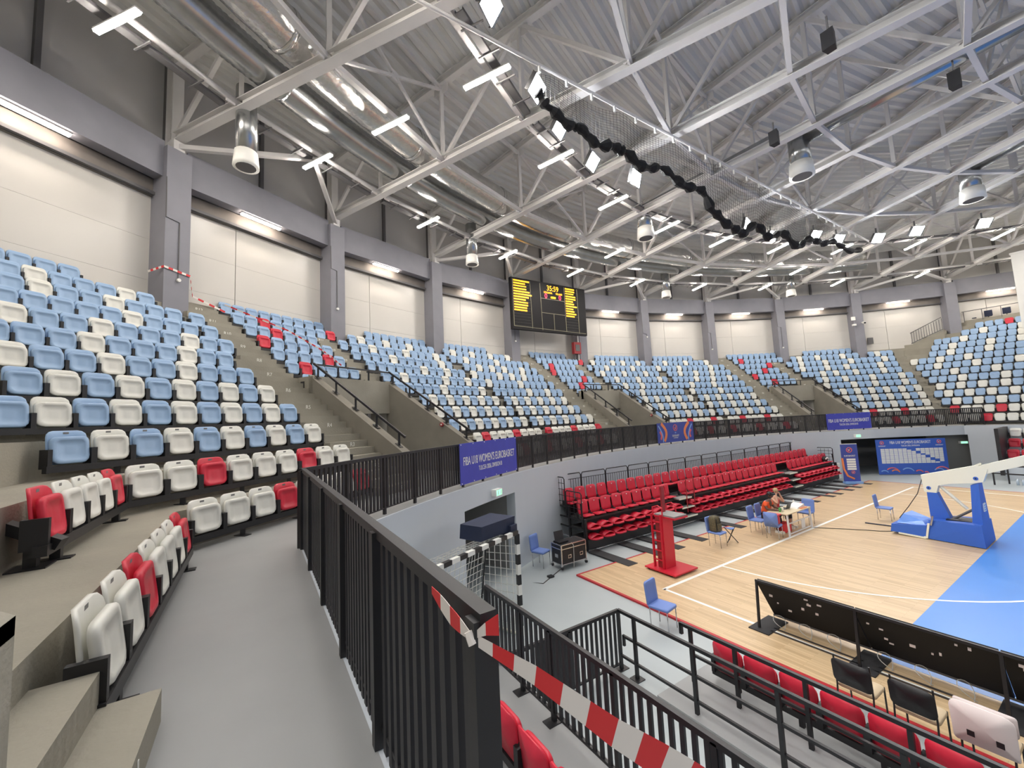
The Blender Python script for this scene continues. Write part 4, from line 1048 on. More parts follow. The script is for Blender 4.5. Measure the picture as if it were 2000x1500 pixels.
MB().box(-20.93,-20.87,-8.72,-8.6,1.54,2.25).build('backrest_post', 'fire_red', t); MB().tube([(-20.9,-8.85,2.05),(-20.9,-8.8,2.28),(-20.9,-8.55,2.28),(-20.9,-8.5,2.05)], .016, 6).build('back_hoop', 'paint_red', t)
t = thing('stand_ladder', 'thin red tubular rail behind the umpire stand', 'handrail', (-22.3,-3.9,0))
for y in (-4.25,-3.75): MB().tube([(-23.2,y,.45),(-23.2,y,1.75)], .02, 6).build('upright', 'fire_red', t)
for z in (1.2,1.72): MB().tube([(-23.2,-4.4,z),(-23.2,-3.75,z)], .016, 6).build('rung', 'fire_red', t)
# ================================================================ basketball stand
t = thing('basketball_stand', 'blue padded mobile basketball stand with white arm', 'basketball stand', (-16.7,0,0))
mb = MB()
for s in (-1,1): pass
mb.hexa([(-17.25,-.55,.02),(-16.02,-.7,.02),(-16.02,.7,.02),(-17.25,.55,.02)], [(-17.2,-.5,.60),(-16.05,-.68,.66),(-16.05,.68,.66),(-17.2,.5,.60)]); mb.build('base_pad', 'pad_blue', t)
mb = MB(); mb.hexa([(-18.15,-.55,.08),(-17.27,-.55,.05),(-17.27,.55,.05),(-18.15,.55,.08)], [(-18.12,-.52,.32),(-17.27,-.52,.42),(-17.27,.52,.42),(-18.12,.52,.32)]); mb.build('counterweight_box', 'pad_blue', t)
mb = MB(); mb.hexa([(-18.0,-.45,.36),(-17.3,-.45,.40),(-17.3,.45,.40),(-18.0,.45,.36)], [(-17.9,-.1,.62),(-17.4,-.25,.5),(-17.35,.4,.48),(-17.8,.42,.66)]); mb.build('cover_sheet', 'sheet_blue', t)
MB().bar((-17.95,-.57,.06), (-17.3,-.57,.03), .03, .05).build('base_rail', 'cream', t); MB().bar((-17.28,-.57,.03), (-17.2,-.55,.5), .03, .05).build('base_rail', 'cream', t)
for y in (-.55,.55): MB().tube([(-17.32,y-.02,.04),(-17.32,y+.02,.04)], .04, 8).build('wheel', 'cream', t)
mb = MB(); mb.hexa([(-17.22,-.16,.5),(-16.72,-.16,.5),(-16.72,.16,.5),(-17.22,.16,.5)], [(-17.24,-.13,1.42),(-17.0,-.13,1.42),(-17.0,.13,1.42),(-17.24,.13,1.42)]); mb.build('rear_column', 'pad_blue', t)
mb = MB(); mb.hexa([(-16.28,-.35,.62),(-16.05,-.5,.66),(-16.05,.5,.66),(-16.28,.35,.62)], [(-16.24,-.18,1.75),(-16.06,-.24,1.82),(-16.06,.24,1.82),(-16.24,.18,1.75)]); mb.build('front_column', 'pad_blue', t)
mb = MB(); mb.hexa([(-16.055,-.14,.98),(-16.03,-.14,.98),(-16.03,.12,.98),(-16.055,.12,.98)], [(-16.052,-.14,1.22),(-16.03,-.14,1.22),(-16.03,.12,1.22),(-16.052,.12,1.22)]); mb.build('label_print', 'white', t)
for i in range(3): MB().box(-16.03,-16.026,-.11,.09,1.02+.065*i,1.05+.065*i).build('label_line', 'sky_blue', t)
arm = [(-17.33,1.96),(-17.30,1.44),(-17.2,1.38),(-17.02,1.40),(-16.95,1.66),(-16.7,1.74),(-16.26,1.80),(-15.98,1.86),(-15.85,2.26),(-16.05,2.36)]
mb = MB(); mb.hexa([(x,-.13,z) for x, z in arm], [(x,.13,z) for x, z in arm]); mb.build('lower_arm', 'cream', t)
MB().bar((-15.98,0,2.22), (-13.4,0,3.25), .22, .26).build('upper_arm', 'cream', t); MB().bar((-16.1,0,2.34), (-16.0,0,2.4), .2, .05).build('arm_joint', 'cream', t)
for x, z in ((-17.18,1.56),(-16.12,1.96)): MB().tube([(x,-.145,z),(x,.145,z)], .055, 14).build('pivot_cap', 'pad_blue', t); MB().tube([(x,-.15,z),(x,.15,z)], .02, 8).build('pivot_bolt', 'black', t)
MB().tube([(-16.93,0,1.62),(-16.4,0,.98)], .045, 10).build('support_rod', 'cream', t); MB().tube([(-16.75,0,.62),(-16.27,0,1.0)], .035, 8).build('hydraulic_ram', 'dark_steel', t)
MB().box(-16.85,-16.3,-.3,.3,.6,.66).build('mechanism_tray', 'black', t); MB().tube([(-17.15,-.56,.45),(-17.08,-.56,.75)], .03, 8).build('lever', 'chrome', t)
bb = MB(); bb.box(-12.85,-12.80,-.9,.9,2.9,3.95); bb.build('backboard', 'glass_water', t); MB().tube([(-12.35+.225*math.cos(R_(q)), .225*math.sin(R_(q)), 3.05) for q in range(0,361,30)], .01, 6).build('hoop', 'orange', t); MB().bar((-13.4,0,3.25), (-12.85,0,3.25), .2, .3).build('board_mount', 'cream', t)
MB().tube([(-17.30,-.1,1.9),(-17.45,-.2,1.35),(-17.7,-.25,.9),(-17.95,-.3,.5)], .012, 5).build('cable', 'cable', t)
t = thing('floor_cable', 'dark cable running from the scorer table to the basketball stand', 'cable', (-19.2,-.8,0)); MB().tube([(-20.0,-1.6,.012),(-19.4,-1.15,.012),(-18.8,-.75,.012),(-18.45,-.55,.012),(-18.2,-.3,.012),(-18.15,-.1,.012)], .012, 5).build('cord', 'cable', t)
t = thing('floor_rod', 'dark blue rod lying on the floor beside the basketball stand', 'rod', (-18.7,.3,0)); MB().tube([(-19.1,.33,.02),(-18.15,.45,.02)], .02, 6).build('bar', 'navy', t)
# ================================================================ flight case, goal
t = thing('flight_case', 'black flight case with metal edges on castors', 'flight case', (-22.82,-10.68,0))
X0, X1, Y0, Y1 = -23.05, -22.6, -11.15, -10.22
MB().box(X0,X1,Y0,Y1,.13,.56).build('case_body', 'black', t); MB().box(X0,X1,Y0,Y1,.57,.68).build('lid', 'black', t)
for z in (.135,.565,.68):
    for y in (Y0,Y1): MB().bar((X0,y,z), (X1,y,z), .025, .025).build('edge_trim', 'chrome', t)
    for x in (X0,X1): MB().bar((x,Y0,z), (x,Y1,z), .025, .025).build('edge_trim', 'chrome', t)
for x in (X0,X1):
    for y in (Y0,Y1): MB().bar((x,y,.13), (x,y,.68), .03, .03).build('corner_trim', 'chrome', t); MB().tube([(x,y-.02,.05),(x,y+.02,.05)], .05, 10).build('castor', 'black', t); MB().box(x-.025,x+.025,y-.025,y+.025,.08,.13).build('castor_fork', 'chrome', t)
for y in (-11.0+.15,-10.4): MB().box(X1,X1+.012,y-.06,y+.06,.28,.38).build('handle_plate', 'chrome', t); MB().box(X1+.011,X1+.016,y-.04,y+.04,.30,.36).build('handle', 'black', t)
MB().box(-22.9,-22.75,Y0-.012,Y0,.3,.4).build('handle_plate', 'chrome', t)
t = thing('laptop', 'black computer and cables on top of the flight case', 'laptop', (-22.9,-10.95,.69)); MB().box(-23.02,-22.75,-11.1,-10.75,.69,.73).build('console', 'black', t); MB().bar((-22.98,-10.9,.73), (-23.03,-10.9,.98), .34, .015, up=(1,0,0)).build('screen', 'black', t); MB().tube([(-22.62,-10.75,.7),(-22.58,-10.7,.62),(-22.56,-10.72,.3),(-22.55,-10.75,.01)], .01, 5).build('cable', 'cable_light', t)
t = thing('floor_cable', 'black cable curling on the grey floor beside the flight case', 'cable', (-22.6,-11.9,-.03)); MB().tube([(-22.75,-11.1,-.03),(-22.5,-11.6,-.03),(-22.25,-12.1,-.03),(-22.5,-12.3,-.03),(-22.9,-12.1,-.03),(-23.1,-12.35,-.03),(-23.1,-12.6,.1),(-23.1,-12.65,.45)], .012, 5).build('cord', 'cable', t); MB().box(-22.55,-22.4,-11.75,-11.6,-.03,.01).build('plug_block', 'black', t)
t = thing('handball_goal', 'black and white striped goal with white net near the doorway', 'goal', (-20.4,-14.0,0))
gp = Vector((-20.42,-14.02,0)); gd = Vector((.39,-.92,0)).normalized(); gn = Vector((-.92,-.39,0)).normalized()
go = gp+gd*3.0
for base in (gp, go):
    for i in range(10): MB().bar(base+Vector((0,0,-.04+.204*i)), base+Vector((0,0,-.04+.204*(i+1))), .08, .08).build('post_band', 'white' if i % 2 == 0 else 'black', t)
for i in range(15): a = gp+gd*(.2*i)+Vector((0,0,2.04)); MB().bar(a, a+gd*.2, .08, .08).build('crossbar_band', 'black' if i % 2 == 0 else 'white', t)
for base in (gp, go):
    MB().tube([base+Vector((0,0,2.0)), base+gn*.8+Vector((0,0,1.9)), base+gn*1.1+Vector((0,0,0))], .02, 6).build('side_frame', 'black', t); MB().bar(base+Vector((0,0,-.01)), base+gn*1.1+Vector((0,0,-.01)), .05, .04).build('ground_bar', 'cream', t)
net = MB()
for i in range(25):
    a = gp+gd*(3.0*i/24); net.tube([a+Vector((0,0,2.0)), a+gn*(.85+.06*math.sin(i))+Vector((0,0,1.85)), a+gn*1.05+Vector((0,0,.9)), a+gn*1.1+Vector((0,0,.0))], .008, 3)
for j in range(14):
    f = j/13; zz = 1.85*(1-f); net.tube([gp+gn*(.85+.25*f)+Vector((0,0,zz)), go+gn*(.85+.25*f)+Vector((0,0,zz))], .008, 3)
for j in range(5): net.tube([gp+gn*(.17*j)+Vector((0,0,2.0-.03*j)), go+gn*(.17*j)+Vector((0,0,2.0-.03*j))], .008, 3)
for base in (gp, go):
    for j in range(12): net.tube([base+Vector((0,0,.15+.16*j)), base+gn*(1.05-.02*j)+Vector((0,0,.12+.155*j))], .008, 3)
    for j in range(1,7): net.tube([base+gn*(.16*j)+Vector((0,0,.0)), base+gn*(.15*j)+Vector((0,0,1.95))], .008, 3)
net.build('net', 'white', t, kind='stuff')
MB().box(-.01,.01,-.01,.01,-.01,.01)
t = thing('folded_mat', 'dark navy folded cover lying on top of the goal', 'cover', (-20.9,-13.9,2.1))
ca = gp+gn*.30+gd*.05; mb = MB(); q = [ca-gd*.08+gn*-.22, ca-gd*.08+gn*.45, ca+gd*.95+gn*.40, ca+gd*.95+gn*-.15]; mb.hexa([(v.x,v.y,2.08) for v in q], [(v.x*.999,v.y*.999,2.36) for v in q]); mb.build('cover', 'navy', t)
mb = MB(); q = [ca-gd*.10+gn*-.28, ca-gd*.10+gn*.3, ca+gd*.12+gn*.3, ca+gd*.12+gn*-.28]; mb.prism([(v.x,v.y) for v in q], 2.0, 2.2); mb.build('cover_fold', 'navy', t)
t = thing('dark_box', 'dark mat bag on the floor behind the goal net', 'bag', (-21.2,-14.6,0)); q = [(-21.6,-14.9),(-20.9,-15.1),(-20.7,-14.4),(-21.4,-14.2)]; mb = MB(); mb.prism(q, -.04, .28); mb.build('bag_body', 'black', t); MB().bar((-21.5,-14.6,.29), (-20.9,-14.75,.29), .05, .02).build('strap', 'white', t)
# ================================================================ retractable bleacher
t = thing('bleacher', 'black retractable bleacher frame along the curved wall', 'bleacher', (-24.3,.5,0))
BY0, BY1 = -9.45, 10.5
MB().box(-23.36,-23.30,BY0,BY1,.06,.36).build('front_panel', 'black', t); MB().bar((-23.29,BY0,.03), (-23.29,BY1,.03), .03, .03).build('kick_rail', 'chrome', t)
for k, (x, z) in enumerate(((-23.38,.36),(-23.46,.67),(-23.54,.98),(-24.25,1.30))):
    MB().box(x-(.9 if k == 3 else .75), x, BY0, BY1, z-.05, z).build('deck', 'rubber', t)
    MB().bar((x,BY0,z-.03), (x,BY1,z-.03), .03, .07).build('nosing', 'black', t); MB().box(x-.05,x-.03,BY0,BY1,z-.31,z-.05).build('riser', 'black_matt', t)
for y in (BY0, BY1):
    for x in (-23.4,-24.2,-24.9): MB().bar((x,y,0), (x,y,1.3 if x < -24 else 1.0), .06, .08).build('side_post', 'black', t)
    for z in (.3,.62,.93): MB().bar((-23.4,y,z), (-24.9,y,z), .04, .04).build('side_bar', 'chrome' if z == .3 else 'black', t)
for yy, wd in ((-4.2,.8),(4.95,.85)):
    for i, (x, z) in enumerate(((-23.1,.30),(-23.2,.62),(-23.3,.95))):
        MB().box(x-.35, x, yy-wd/2, yy+wd/2, z, z+.04).build('aisle_step', 'passage_grey', t); MB().bar((x+.005,yy-wd/2,z+.02), (x+.005,yy+wd/2,z+.02), .02, .05).build('step_edge', 'cream', t)
for i, y in enumerate((-9.3,-7.95,-7.0,-5.7,-3.25,-1.9,-.4,1.0,2.1,3.2,4.9,5.8,7.2,8.3,9.75)):
    mb = MB(); mb.box(-23.3,-21.6,y-.2,y+.2,-.035,.012); mb.build('floor_track', 'rubber', t)
# back and side rails
t = thing('tubular_rail', 'black tubular rail along the back of the bleacher', 'guard rail', (-24.85,.5,1.3))
y = BY0; n = 15; w_ = (BY1-BY0-.5)/n
for i in range(n):
    ya, yb = BY0+w_*i+.02, BY0+w_*(i+1)-.02; x = -24.95
    MB().tube([(x,ya,1.25),(x,ya,2.2),(x,ya+.06,2.28),(x,yb-.06,2.28),(x,yb,2.2),(x,yb,1.25)], .02, 6).build('hoop', 'black', t)
    MB().bar((x,ya,2.08), (x,yb,2.08), .02, .02).build('mid_bar', 'black', t)
    for j in range(1, 10): yy = ya+(yb-ya)*j/10; MB().bar((x,yy,1.35), (x,yy,2.08), .012, .012).build('spindle', 'black', t)
for s, y in (('near', BY0-.03), ('far', BY1+.03)):
    t = thing('tubular_rail', 'black tubular rail on the %s end of the bleacher' % s, 'guard rail', (-24.2,y,0))
    for x0, x1, z0, z1 in ((-24.95,-24.35,1.25,2.28),(-24.3,-23.5,.95,1.85)):
        MB().tube([(x0,y,z0),(x0,y,z1-.06),(x0+.06,y,z1),(x1-.06,y,z1),(x1,y,z1-.06),(x1,y,z0)], .02, 6).build('hoop', 'black', t)
        for j in range(1, 5): MB().bar((x0,y,z0+(z1-z0)*j/5), (x1,y,z0+(z1-z0)*j/5), .016, .016).build('cross_bar', 'black', t)
        for j in range(1, 4): xx = x0+(x1-x0)*j/4; MB().bar((xx,y,z0), (xx,y,z1-.05), .012, .012).build('spindle', 'black', t)
    MB().bar((-23.42,y,.3), (-23.55,y,1.5), .04, .04).build('end_post', 'black', t)
# red seats of the bleacher: upper two rows upright, lower two folded down
rb = shell(.47,.47,.10,.05, lambda X, Z: -.02-.12*Z+.5*X*X, .03); rb_me = MB().add(up(rb[0],.02), rb[1]).mesh('backrest', ('seat_red',), True)
rp = shell(.44,.36,.12,.10, lambda X, Z: .02+.04*math.cos(X*6)*(Z/.36), .04); rp_me = MB().add([(X, Z, Y) for X, Y, Z in rp[0]], [f[::-1] for f in rp[1]]).mesh('seat_pan', ('seat_red',), True)
dot_me = MB().tube([(0,-.052,.40),(0,-.04,.40)], .022, 10).mesh('number_dot', ('white',))
hold_me = MB().box(-.02,.02,-.06,.02,-.06,.10).mesh('seat_holder', ('black',))
fp = shell(.50,.40,.17,.14, lambda X, Z: .02, .045); fp_me = MB().add([(X, Z-.10, Y) for X, Y, Z in fp[0]], [f[::-1] for f in fp[1]]).mesh('seat_pan', ('seat_red',), True)
fb_pts = [(-.24+.48*i/12, -.03+.05*math.sin(math.pi*i/12), .03+.10*math.sin(math.pi*i/12)) for i in range(13)]
mbf = MB(); vs, fs = [], []
for (x, y, z) in fb_pts: vs += [(x,y+.20,z),(x,y+.20,z-.025),(x,y-.2,z+.01),(x,y-.2,z-.015)]
for i in range(12):
    o = 4*i; fs += [(o,o+4,o+5,o+1),(o+2,o+6,o+4,o),(o+3,o+7,o+6,o+2),(o+1,o+5,o+7,o+3)]
fs += [(0,1,3,2),(48,50,51,49)]; mbf.add(vs, fs); fbk_me = mbf.mesh('folded_back', ('seat_red',), True)
def bl_seat(label, x, y, z, folded):
    t = thing('red_folding_chair', label, 'seat', (x,y,z), -math.pi/2, group='red seats of the retractable bleacher')
    if folded: obj('seat_pan', fp_me, t); obj('folded_back', fbk_me, t)
    else:
        obj('backrest', rb_me, t); obj('number_dot', dot_me, t)
        o = obj('seat_pan', rp_me, t); o.location = (0, .02, 0)
        for sx in (-.25,.25): o = obj('seat_holder', hold_me, t); o.location = (sx, 0, 0)
def gapped(): return [y for y in [-9.15+.552*i for i in range(36)] if not (-4.7 < y < -3.75 or 4.45 < y < 5.3) and y < 10.3]
ya = gapped()
for j, y in enumerate(ya): bl_seat('red bleacher seat in the front folded row, %s from the near end' % ordn(j), -23.36, y, .40, True)
for j, y in enumerate(ya): bl_seat('red bleacher seat in the second folded row, %s from the near end' % ordn(j), -23.44, y, .71, True)
for j, y in enumerate(ya): bl_seat('red upright bleacher seat in the third row, %s from the near end' % ordn(j), -23.80, y, 1.05, False)
for j in range(35): bl_seat('red upright bleacher seat in the top row, %s from the near end' % ordn(j), -24.50, -9.15+.545*j, 1.36, False)
t = thing('helmet', 'black and white bundle lying on the bleacher end seat', 'bag', (-23.75,10.0,1.1)); MB().tube([(-23.75,9.8,1.2),(-23.75,10.0,1.24),(-23.75,10.25,1.2)], .13, 10, rs=[.08,.15,.09]).build('bundle', 'black', t, smooth=True); MB().tube([(-23.64,9.85,1.22),(-23.62,10.0,1.3),(-23.64,10.2,1.22)], .04, 6).build('white_band', 'white', t, smooth=True)
t = thing('radiator', 'white folded frame leaning on the wall by the bleacher end', 'frame', (-23.4,11.0,0)); MB().box(-23.5,-23.42,10.75,11.15,0,.9).build('frame_body', 'white', t); MB().box(-23.42,-23.25,10.95,11.0,.4,.44).build('arm', 'white', t)
# ================================================================ roll-up banner, press backdrop
def emblem(parent, c, xd, r, n):       # round ball emblem with ring
    up_ = Vector((0,0,1)); pts = [c+xd*(r*math.cos(R_(q)))+up_*(r*math.sin(R_(q))) for q in range(0,361,20)]
    MB().tube(pts, r*.16, 6).build('emblem_ring', 'coral', parent)
    MB().tube([c-xd*r*.4-up_*r*.5, c+xd*r*.1+up_*r*.1, c+xd*r*.5+up_*r*.5], r*.16, 6).build('emblem_stroke', 'orange', parent); MB().tube([c-xd*r*.5+up_*r*.2, c+xd*r*.2-up_*r*.3], r*.12, 6).build('emblem_stroke', 'white', parent)
def board(name, label, p, q, h, z0, matn, cat):
    t = thing(name, label, cat, ((p[0]+q[0])/2, (p[1]+q[1])/2, z0)); a, b = Vector((*p,0)), Vector((*q,0)); xd = (b-a).normalized(); n = Vector((xd.y,-xd.x,0))
    MB().bar((*p,z0+h/2), (*q,z0+h/2), .03, h).build('sheet', matn, t); return t, a, xd, n, (b-a).length
t, a, xd, n, L = board('rollup_banner', 'upright blue roll-up banner beside the bleacher end', (-22.62,9.15), (-22.05,9.72), 2.05, .12, 'banner_navy', 'banner')
f0 = a+n*.018
MB().bar(a+Vector((0,0,.06))+n*.05-xd*.02, a+xd*(L+.02)+Vector((0,0,.06))+n*.05, .3, .12).build('foot', 'sky_blue', t)
MB().bar(a+Vector((0,0,2.18)), a+xd*L+Vector((0,0,2.18)), .04, .03).build('top_bar', 'white', t)
emblem(t, f0+xd*(L*.5)+Vector((0,0,1.85)), xd, .13, n)
place_text('lettering', 'EUROBASKET', .12, 'white', t, f0+xd*(L*.5)+Vector((0,0,1.52)), xd, (0,0,1), squash=.75)
for i in range(5): MB().bar(f0+xd*(L*.28)+Vector((0,0,1.32-.13*i)), f0+xd*(L*.82)+Vector((0,0,1.32-.13*i)), .006, .10).build('logo_strip', 'white', t)
MB().tube([f0+xd*.02+Vector((0,0,1.4)), f0+xd*.05+Vector((0,0,.8)), f0+xd*.2+Vector((0,0,.42)), f0+xd*.5+Vector((0,0,.25))], .05, 6).build('printed_curve', 'orange', t)
emblem(t, f0+xd*(L*.6)+Vector((0,0,.62)), xd, .08, n)
t, a, xd, n, L = board('press_backdrop', 'large blue press backdrop with rows of white logo boxes', (-22.4,13.8), (-19.86,16.33), 2.12, 0, 'wall_blue', 'backdrop')
f0 = a+n*.018
place_text('lettering', "FIBA U18 WOMEN'S EUROBASKET", .24, 'white', t, f0+xd*(L*.5)+Vector((0,0,1.92)), xd, (0,0,1), squash=.58); place_text('lettering', 'TULCEA 2026, DIVISION B', .13, 'white', t, f0+xd*(L*.5)+Vector((0,0,1.72)), xd, (0,0,1), squash=.64)
for u in (.09,.91): emblem(t, f0+xd*(L*u)+Vector((0,0,1.92)), xd, .10, n); place_text('lettering', 'EUROBASKET', .09, 'white', t, f0+xd*(L*u)+Vector((0,0,1.72)), xd, (0,0,1), squash=.7)
for r in range(11):
    for c in range(14):
        if abs(c - (6.5+r*.62)) < .55: continue
        o_ = f0+xd*(L*(.06+.064*c))+Vector((0,0,1.52-.082*r)); MB().bar(o_, o_+xd*(L*.058), .004, .066).build('logo_box', 'white', t)
for j, (u, z, rr, mn) in enumerate(((.08,.10,.22,'sky_blue'),(.24,.05,.25,'orange'),(.2,.03,.38,'coral'),(.42,.05,.35,'sky_blue'),(.58,.05,.22,'coral'),(.68,.03,.12,'coral'),(.86,.05,.3,'sky_blue'),(.9,.05,.4,'coral'))):
    cpt = f0+xd*(L*u)+Vector((0,0,.0)); pts = [cpt+xd*(rr*math.cos(R_(q)))+Vector((0,0,.02+rr*math.sin(R_(q)))) for q in range(30, 150, 15)]; MB().tube(pts, .035, 5).build('printed_curve', mn, t)
t = thing('corridor_rail', 'black stair rail in the corridor beside the roll-up banner', 'handrail', (-23.3,13.6,0))
MB().bar((-23.2,13.0,.75), (-23.9,13.9,1.15), .05, .05).build('rail', 'black', t)
for q, h in (((-23.25,13.05),.75),((-23.85,13.85),1.1)): MB().bar((*q,0), (*q,h), .05, .05).build('post', 'black', t)
# ================================================================ scoreboard
t = thing('scoreboard', 'wide black electronic scoreboard on the outer wall', 'scoreboard', (-35.6,-.75,10.55))
SY0, SY1, SZ0, SZ1 = -4.1, 2.65, 10.55, 14.18; xF = -35.5
MB().box(xF-.25,xF,SY0,SY1,SZ0,SZ1).build('cabinet', 'screen', t)
def SB(u, v): return SY0+(SY1-SY0)*u, SZ1-(SZ1-SZ0)*v
def sline(u0, v0, u1, v1, nm='frame_line', mn='screen_line', wd=.03):
    (y0,z0),(y1,z1) = SB(u0,v0), SB(u1,v1); return MB().bar((xF+.01,y0,z0), (xF+.01,y1,z1), wd, wd, up=(1,0,0)).build(nm, mn, t)
for s in ((.02,.03,.02,.94),(.235,.03,.245,.96),(.365,.03,.375,.97),(.695,.03,.70,.96),(.88,.03,.885,.97),(.02,.94,.98,.96),(.37,.33,.695,.33),(.37,.62,.70,.62),(.535,.62,.535,.96)): sline(*s)
for i in range(16):
    for u0, u1 in ((.025,.23),(.705,.875)): sline(u0, .055+.058*i, u1, .055+.058*i, 'screen_row', 'screen_row', .018)
def stext(tx, size, u, v, mn, sq=1.0, al='CENTER'):
    y, z = SB(u, v); return place_text('lettering', tx, size, mn, t, (xF+.012, y, z), (0,1,0), (0,0,1), align=al, squash=sq)
stext('35:59', .55, .535, .11, 'led_yellow', .9); stext('LITHUANIA', .2, .47, .20, 'led_yellow', .75); stext('IRELAND', .2, .62, .20, 'led_yellow', .75)
stext('0', .5, .44, .275, 'led_red'); stext('0', .5, .63, .275, 'led_red'); sline(.505,.29,.565,.29,'led_bar','led_yellow',.12)
for i, n_ in enumerate((15,11,12,12,15,17,14,11,13,13,12,12)): (y0,z0) = SB(.03,.055+.052*i); MB().bar((xF+.012,y0,z0), (xF+.012,y0+n_*.088,z0), .10, .012, up=(1,0,0)).build('name_row', 'led_yellow', t)
for i, n_ in enumerate((10,10,9,11,11,8,9,12,8,9,11,9)): (y0,z0) = SB(.71,.055+.052*i); MB().bar((xF+.012,y0,z0), (xF+.012,y0+n_*.088,z0), .10, .012, up=(1,0,0)).build('name_row', 'led_yellow', t)
for y in (-3.4,1.9): MB().bar((xF-.25,y,13.6), (-36.6,y,13.6), .1, .1).build('wall_bracket', 'dark_steel', t)
# ================================================================ small things on the outer wall
t = thing('hose_cabinet', 'red fire hose cabinet with pipes beside the scoreboard pillar', 'fire cabinet', P(176.6,36.4,8.9))
mb = MB(); radial_box(mb, 176.55, 36.2, 36.5, .33, 9.25, 10.15); mb.build('cabinet', 'fire_red', t); mb = MB(); radial_box(mb, 176.55, 36.18, 36.2, .2, 9.45, 9.95); mb.build('door', 'dark_steel', t)
for d in (-.2,.25): MB().tube([P(176.55+d,36.4,8.7), P(176.55+d,36.4,9.3)], .05, 8).build('pipe', 'dark_steel', t)
MB().tube([P(176.2,36.4,8.7), P(176.2,36.4,12.2)], .05, 8).build('pipe', 'pipe_white', t)
for j, (a, da, zt2, zb2) in enumerate(((215,-.05,11.6,9.55),(205,.1,11.9,10.0),(185.2,.1,10.9,9.9),(165.2,0,11.2,10.9),(155.1,.2,11.3,9.8),(145,.15,11.6,9.7))):
    t = thing('conduit', 'thin dark conduit with a small detector on the %s pillar from the left' % ordn((225-int(round(a)))//10), 'conduit', P(a,36.5,zb2), group='conduits on the pillars')
    MB().tube([P(a+.56,36.56,13.0), P(a+.56,36.54,zt2), P(a+da,36.53,zt2-.05), P(a+da,36.53,zb2)], .018, 5).build('pipe', 'dark_steel', t); MB().tube([P(a+da,36.46,zb2), P(a+da,36.54,zb2)], .06, 8).build('detector', 'white', t)
t = thing('barrier_tape', 'red and white tape tied round the nearest pillar', 'barrier tape', P(215,36.5,9.9))
pa = [P(215.9,37.0,9.75), P(215.6,36.52,9.9), P(214.4,36.52,9.8), P(213.8,37.1,9.3), P(212.2,37.0,8.95)]
for i, (u_, v_) in enumerate(zip(pa, pa[1:])):
    for s in range(6): p0 = Vector(u_).lerp(Vector(v_), s/6); p1 = Vector(u_).lerp(Vector(v_), (s+1)/6); MB().bar(p0, p1, .01, .07).build('tape_length', 'tape_red' if s % 2 else 'tape_white', t)
t = thing('barrier_tape', 'red and white tape hanging across the small block of seats', 'barrier tape', P(211.5,36,8.9))
pa = [P(212.3,36.9,9.2), P(211.0,34.4,8.0), P(210.2,33.2,7.2), P(210.6,31.95,6.5)]
for u_, v_ in zip(pa, pa[1:]):
    for s in range(10): p0 = Vector(u_).lerp(Vector(v_), s/10); p1 = Vector(u_).lerp(Vector(v_), (s+1)/10); MB().bar(p0, p1, .01, .05).build('tape_length', 'tape_red' if s % 2 else 'tape_white', t)
for j, (ax, v, z) in enumerate(((210,V_L-.32,5.05),(210,V_R+.31,4.35),(180,V_R+.31,4.3))):
    c_, s_ = math.cos(R_(ax)), math.sin(R_(ax)); u = 30.6 if j == 0 else 29.3
    t = thing('alarm_sounder', 'small red alarm on the stairwell wall, %s from the left' % ordn(j), 'alarm', (c_*u-s_*v, s_*u+c_*v, z), group='red alarms in the stairwells')
    sg = -1 if v > 0 else 1; MB().tube([(c_*u-s_*v, s_*u+c_*v, z), (c_*u-s_*(v+sg*.06), s_*u+c_*(v+sg*.06), z)], .07, 12).build('sounder', 'fire_red', t)
    MB().tube([(c_*u-s_*(v+sg*.06), s_*u+c_*(v+sg*.06), z), (c_*u-s_*(v+sg*.07), s_*u+c_*(v+sg*.07), z)], .03, 10).build('flash_lens', 'white', t)
for a, r, z, lab in ((209.6,26.35,2.42,'lit exit sign above the doorway by the small goal'),(150.6,26.35,2.42,'small lit sign above the corridor by the roll-up banner')):
    t = thing('exit_sign', lab, 'exit sign', P(a,r,z), group='lit exit signs'); mb = MB(); radial_box(mb, a, r-.05, r+.1, .17, z-.09, z+.09); mb.build('sign_body', 'white', t); mb = MB(); radial_box(mb, a, r-.056, r-.05, .14, z-.07, z+.07); mb.build('sign_face', 'exit_green', t)
    for s in (-.08,.06): n_ = Vector(P(a,1)); tv = Vector((-n_.y,n_.x,0)); c = n_*(r-.058)+tv*s; MB().bar(c+Vector((0,0,z-.05)), c+Vector((0,0,z+.05)), .03, .006).build('sign_mark', 'white', t)
t = thing('access_point', 'white wireless box with bracket on a far pillar', 'wall box', P(135.9,36.4,11.9)); mb = MB(); radial_box(mb, 135.9, 36.38, 36.5, .14, 11.7, 12.0); mb.build('box', 'white', t); mb = MB(); radial_box(mb, 135.9, 36.3, 36.5, .12, 11.2, 11.35); mb.build('bracket', 'white', t)
t = thing('dome_camera', 'small white camera on a far pillar', 'camera', P(134.9,36.4,11.45)); mb = MB(); mb.tube([P(134.9,36.5,11.45), P(134.9,36.3,11.4), P(134.9,36.1,11.35)], .09, 10, rs=[.05,.09,.1]); mb.build('housing', 'white', t, smooth=True); MB().tube([P(134.9,36.1,11.35), P(134.9,36.05,11.33)], .07, 10).build('lens', 'black', t)
t = thing('notice_board', 'small dark sign on the far wall panel', 'sign', P(133.6,37.2,9.8)); mb = MB(); radial_box(mb, 133.6, 37.12, 37.2, .2, 9.6, 10.15); mb.build('panel', 'dark_steel', t)
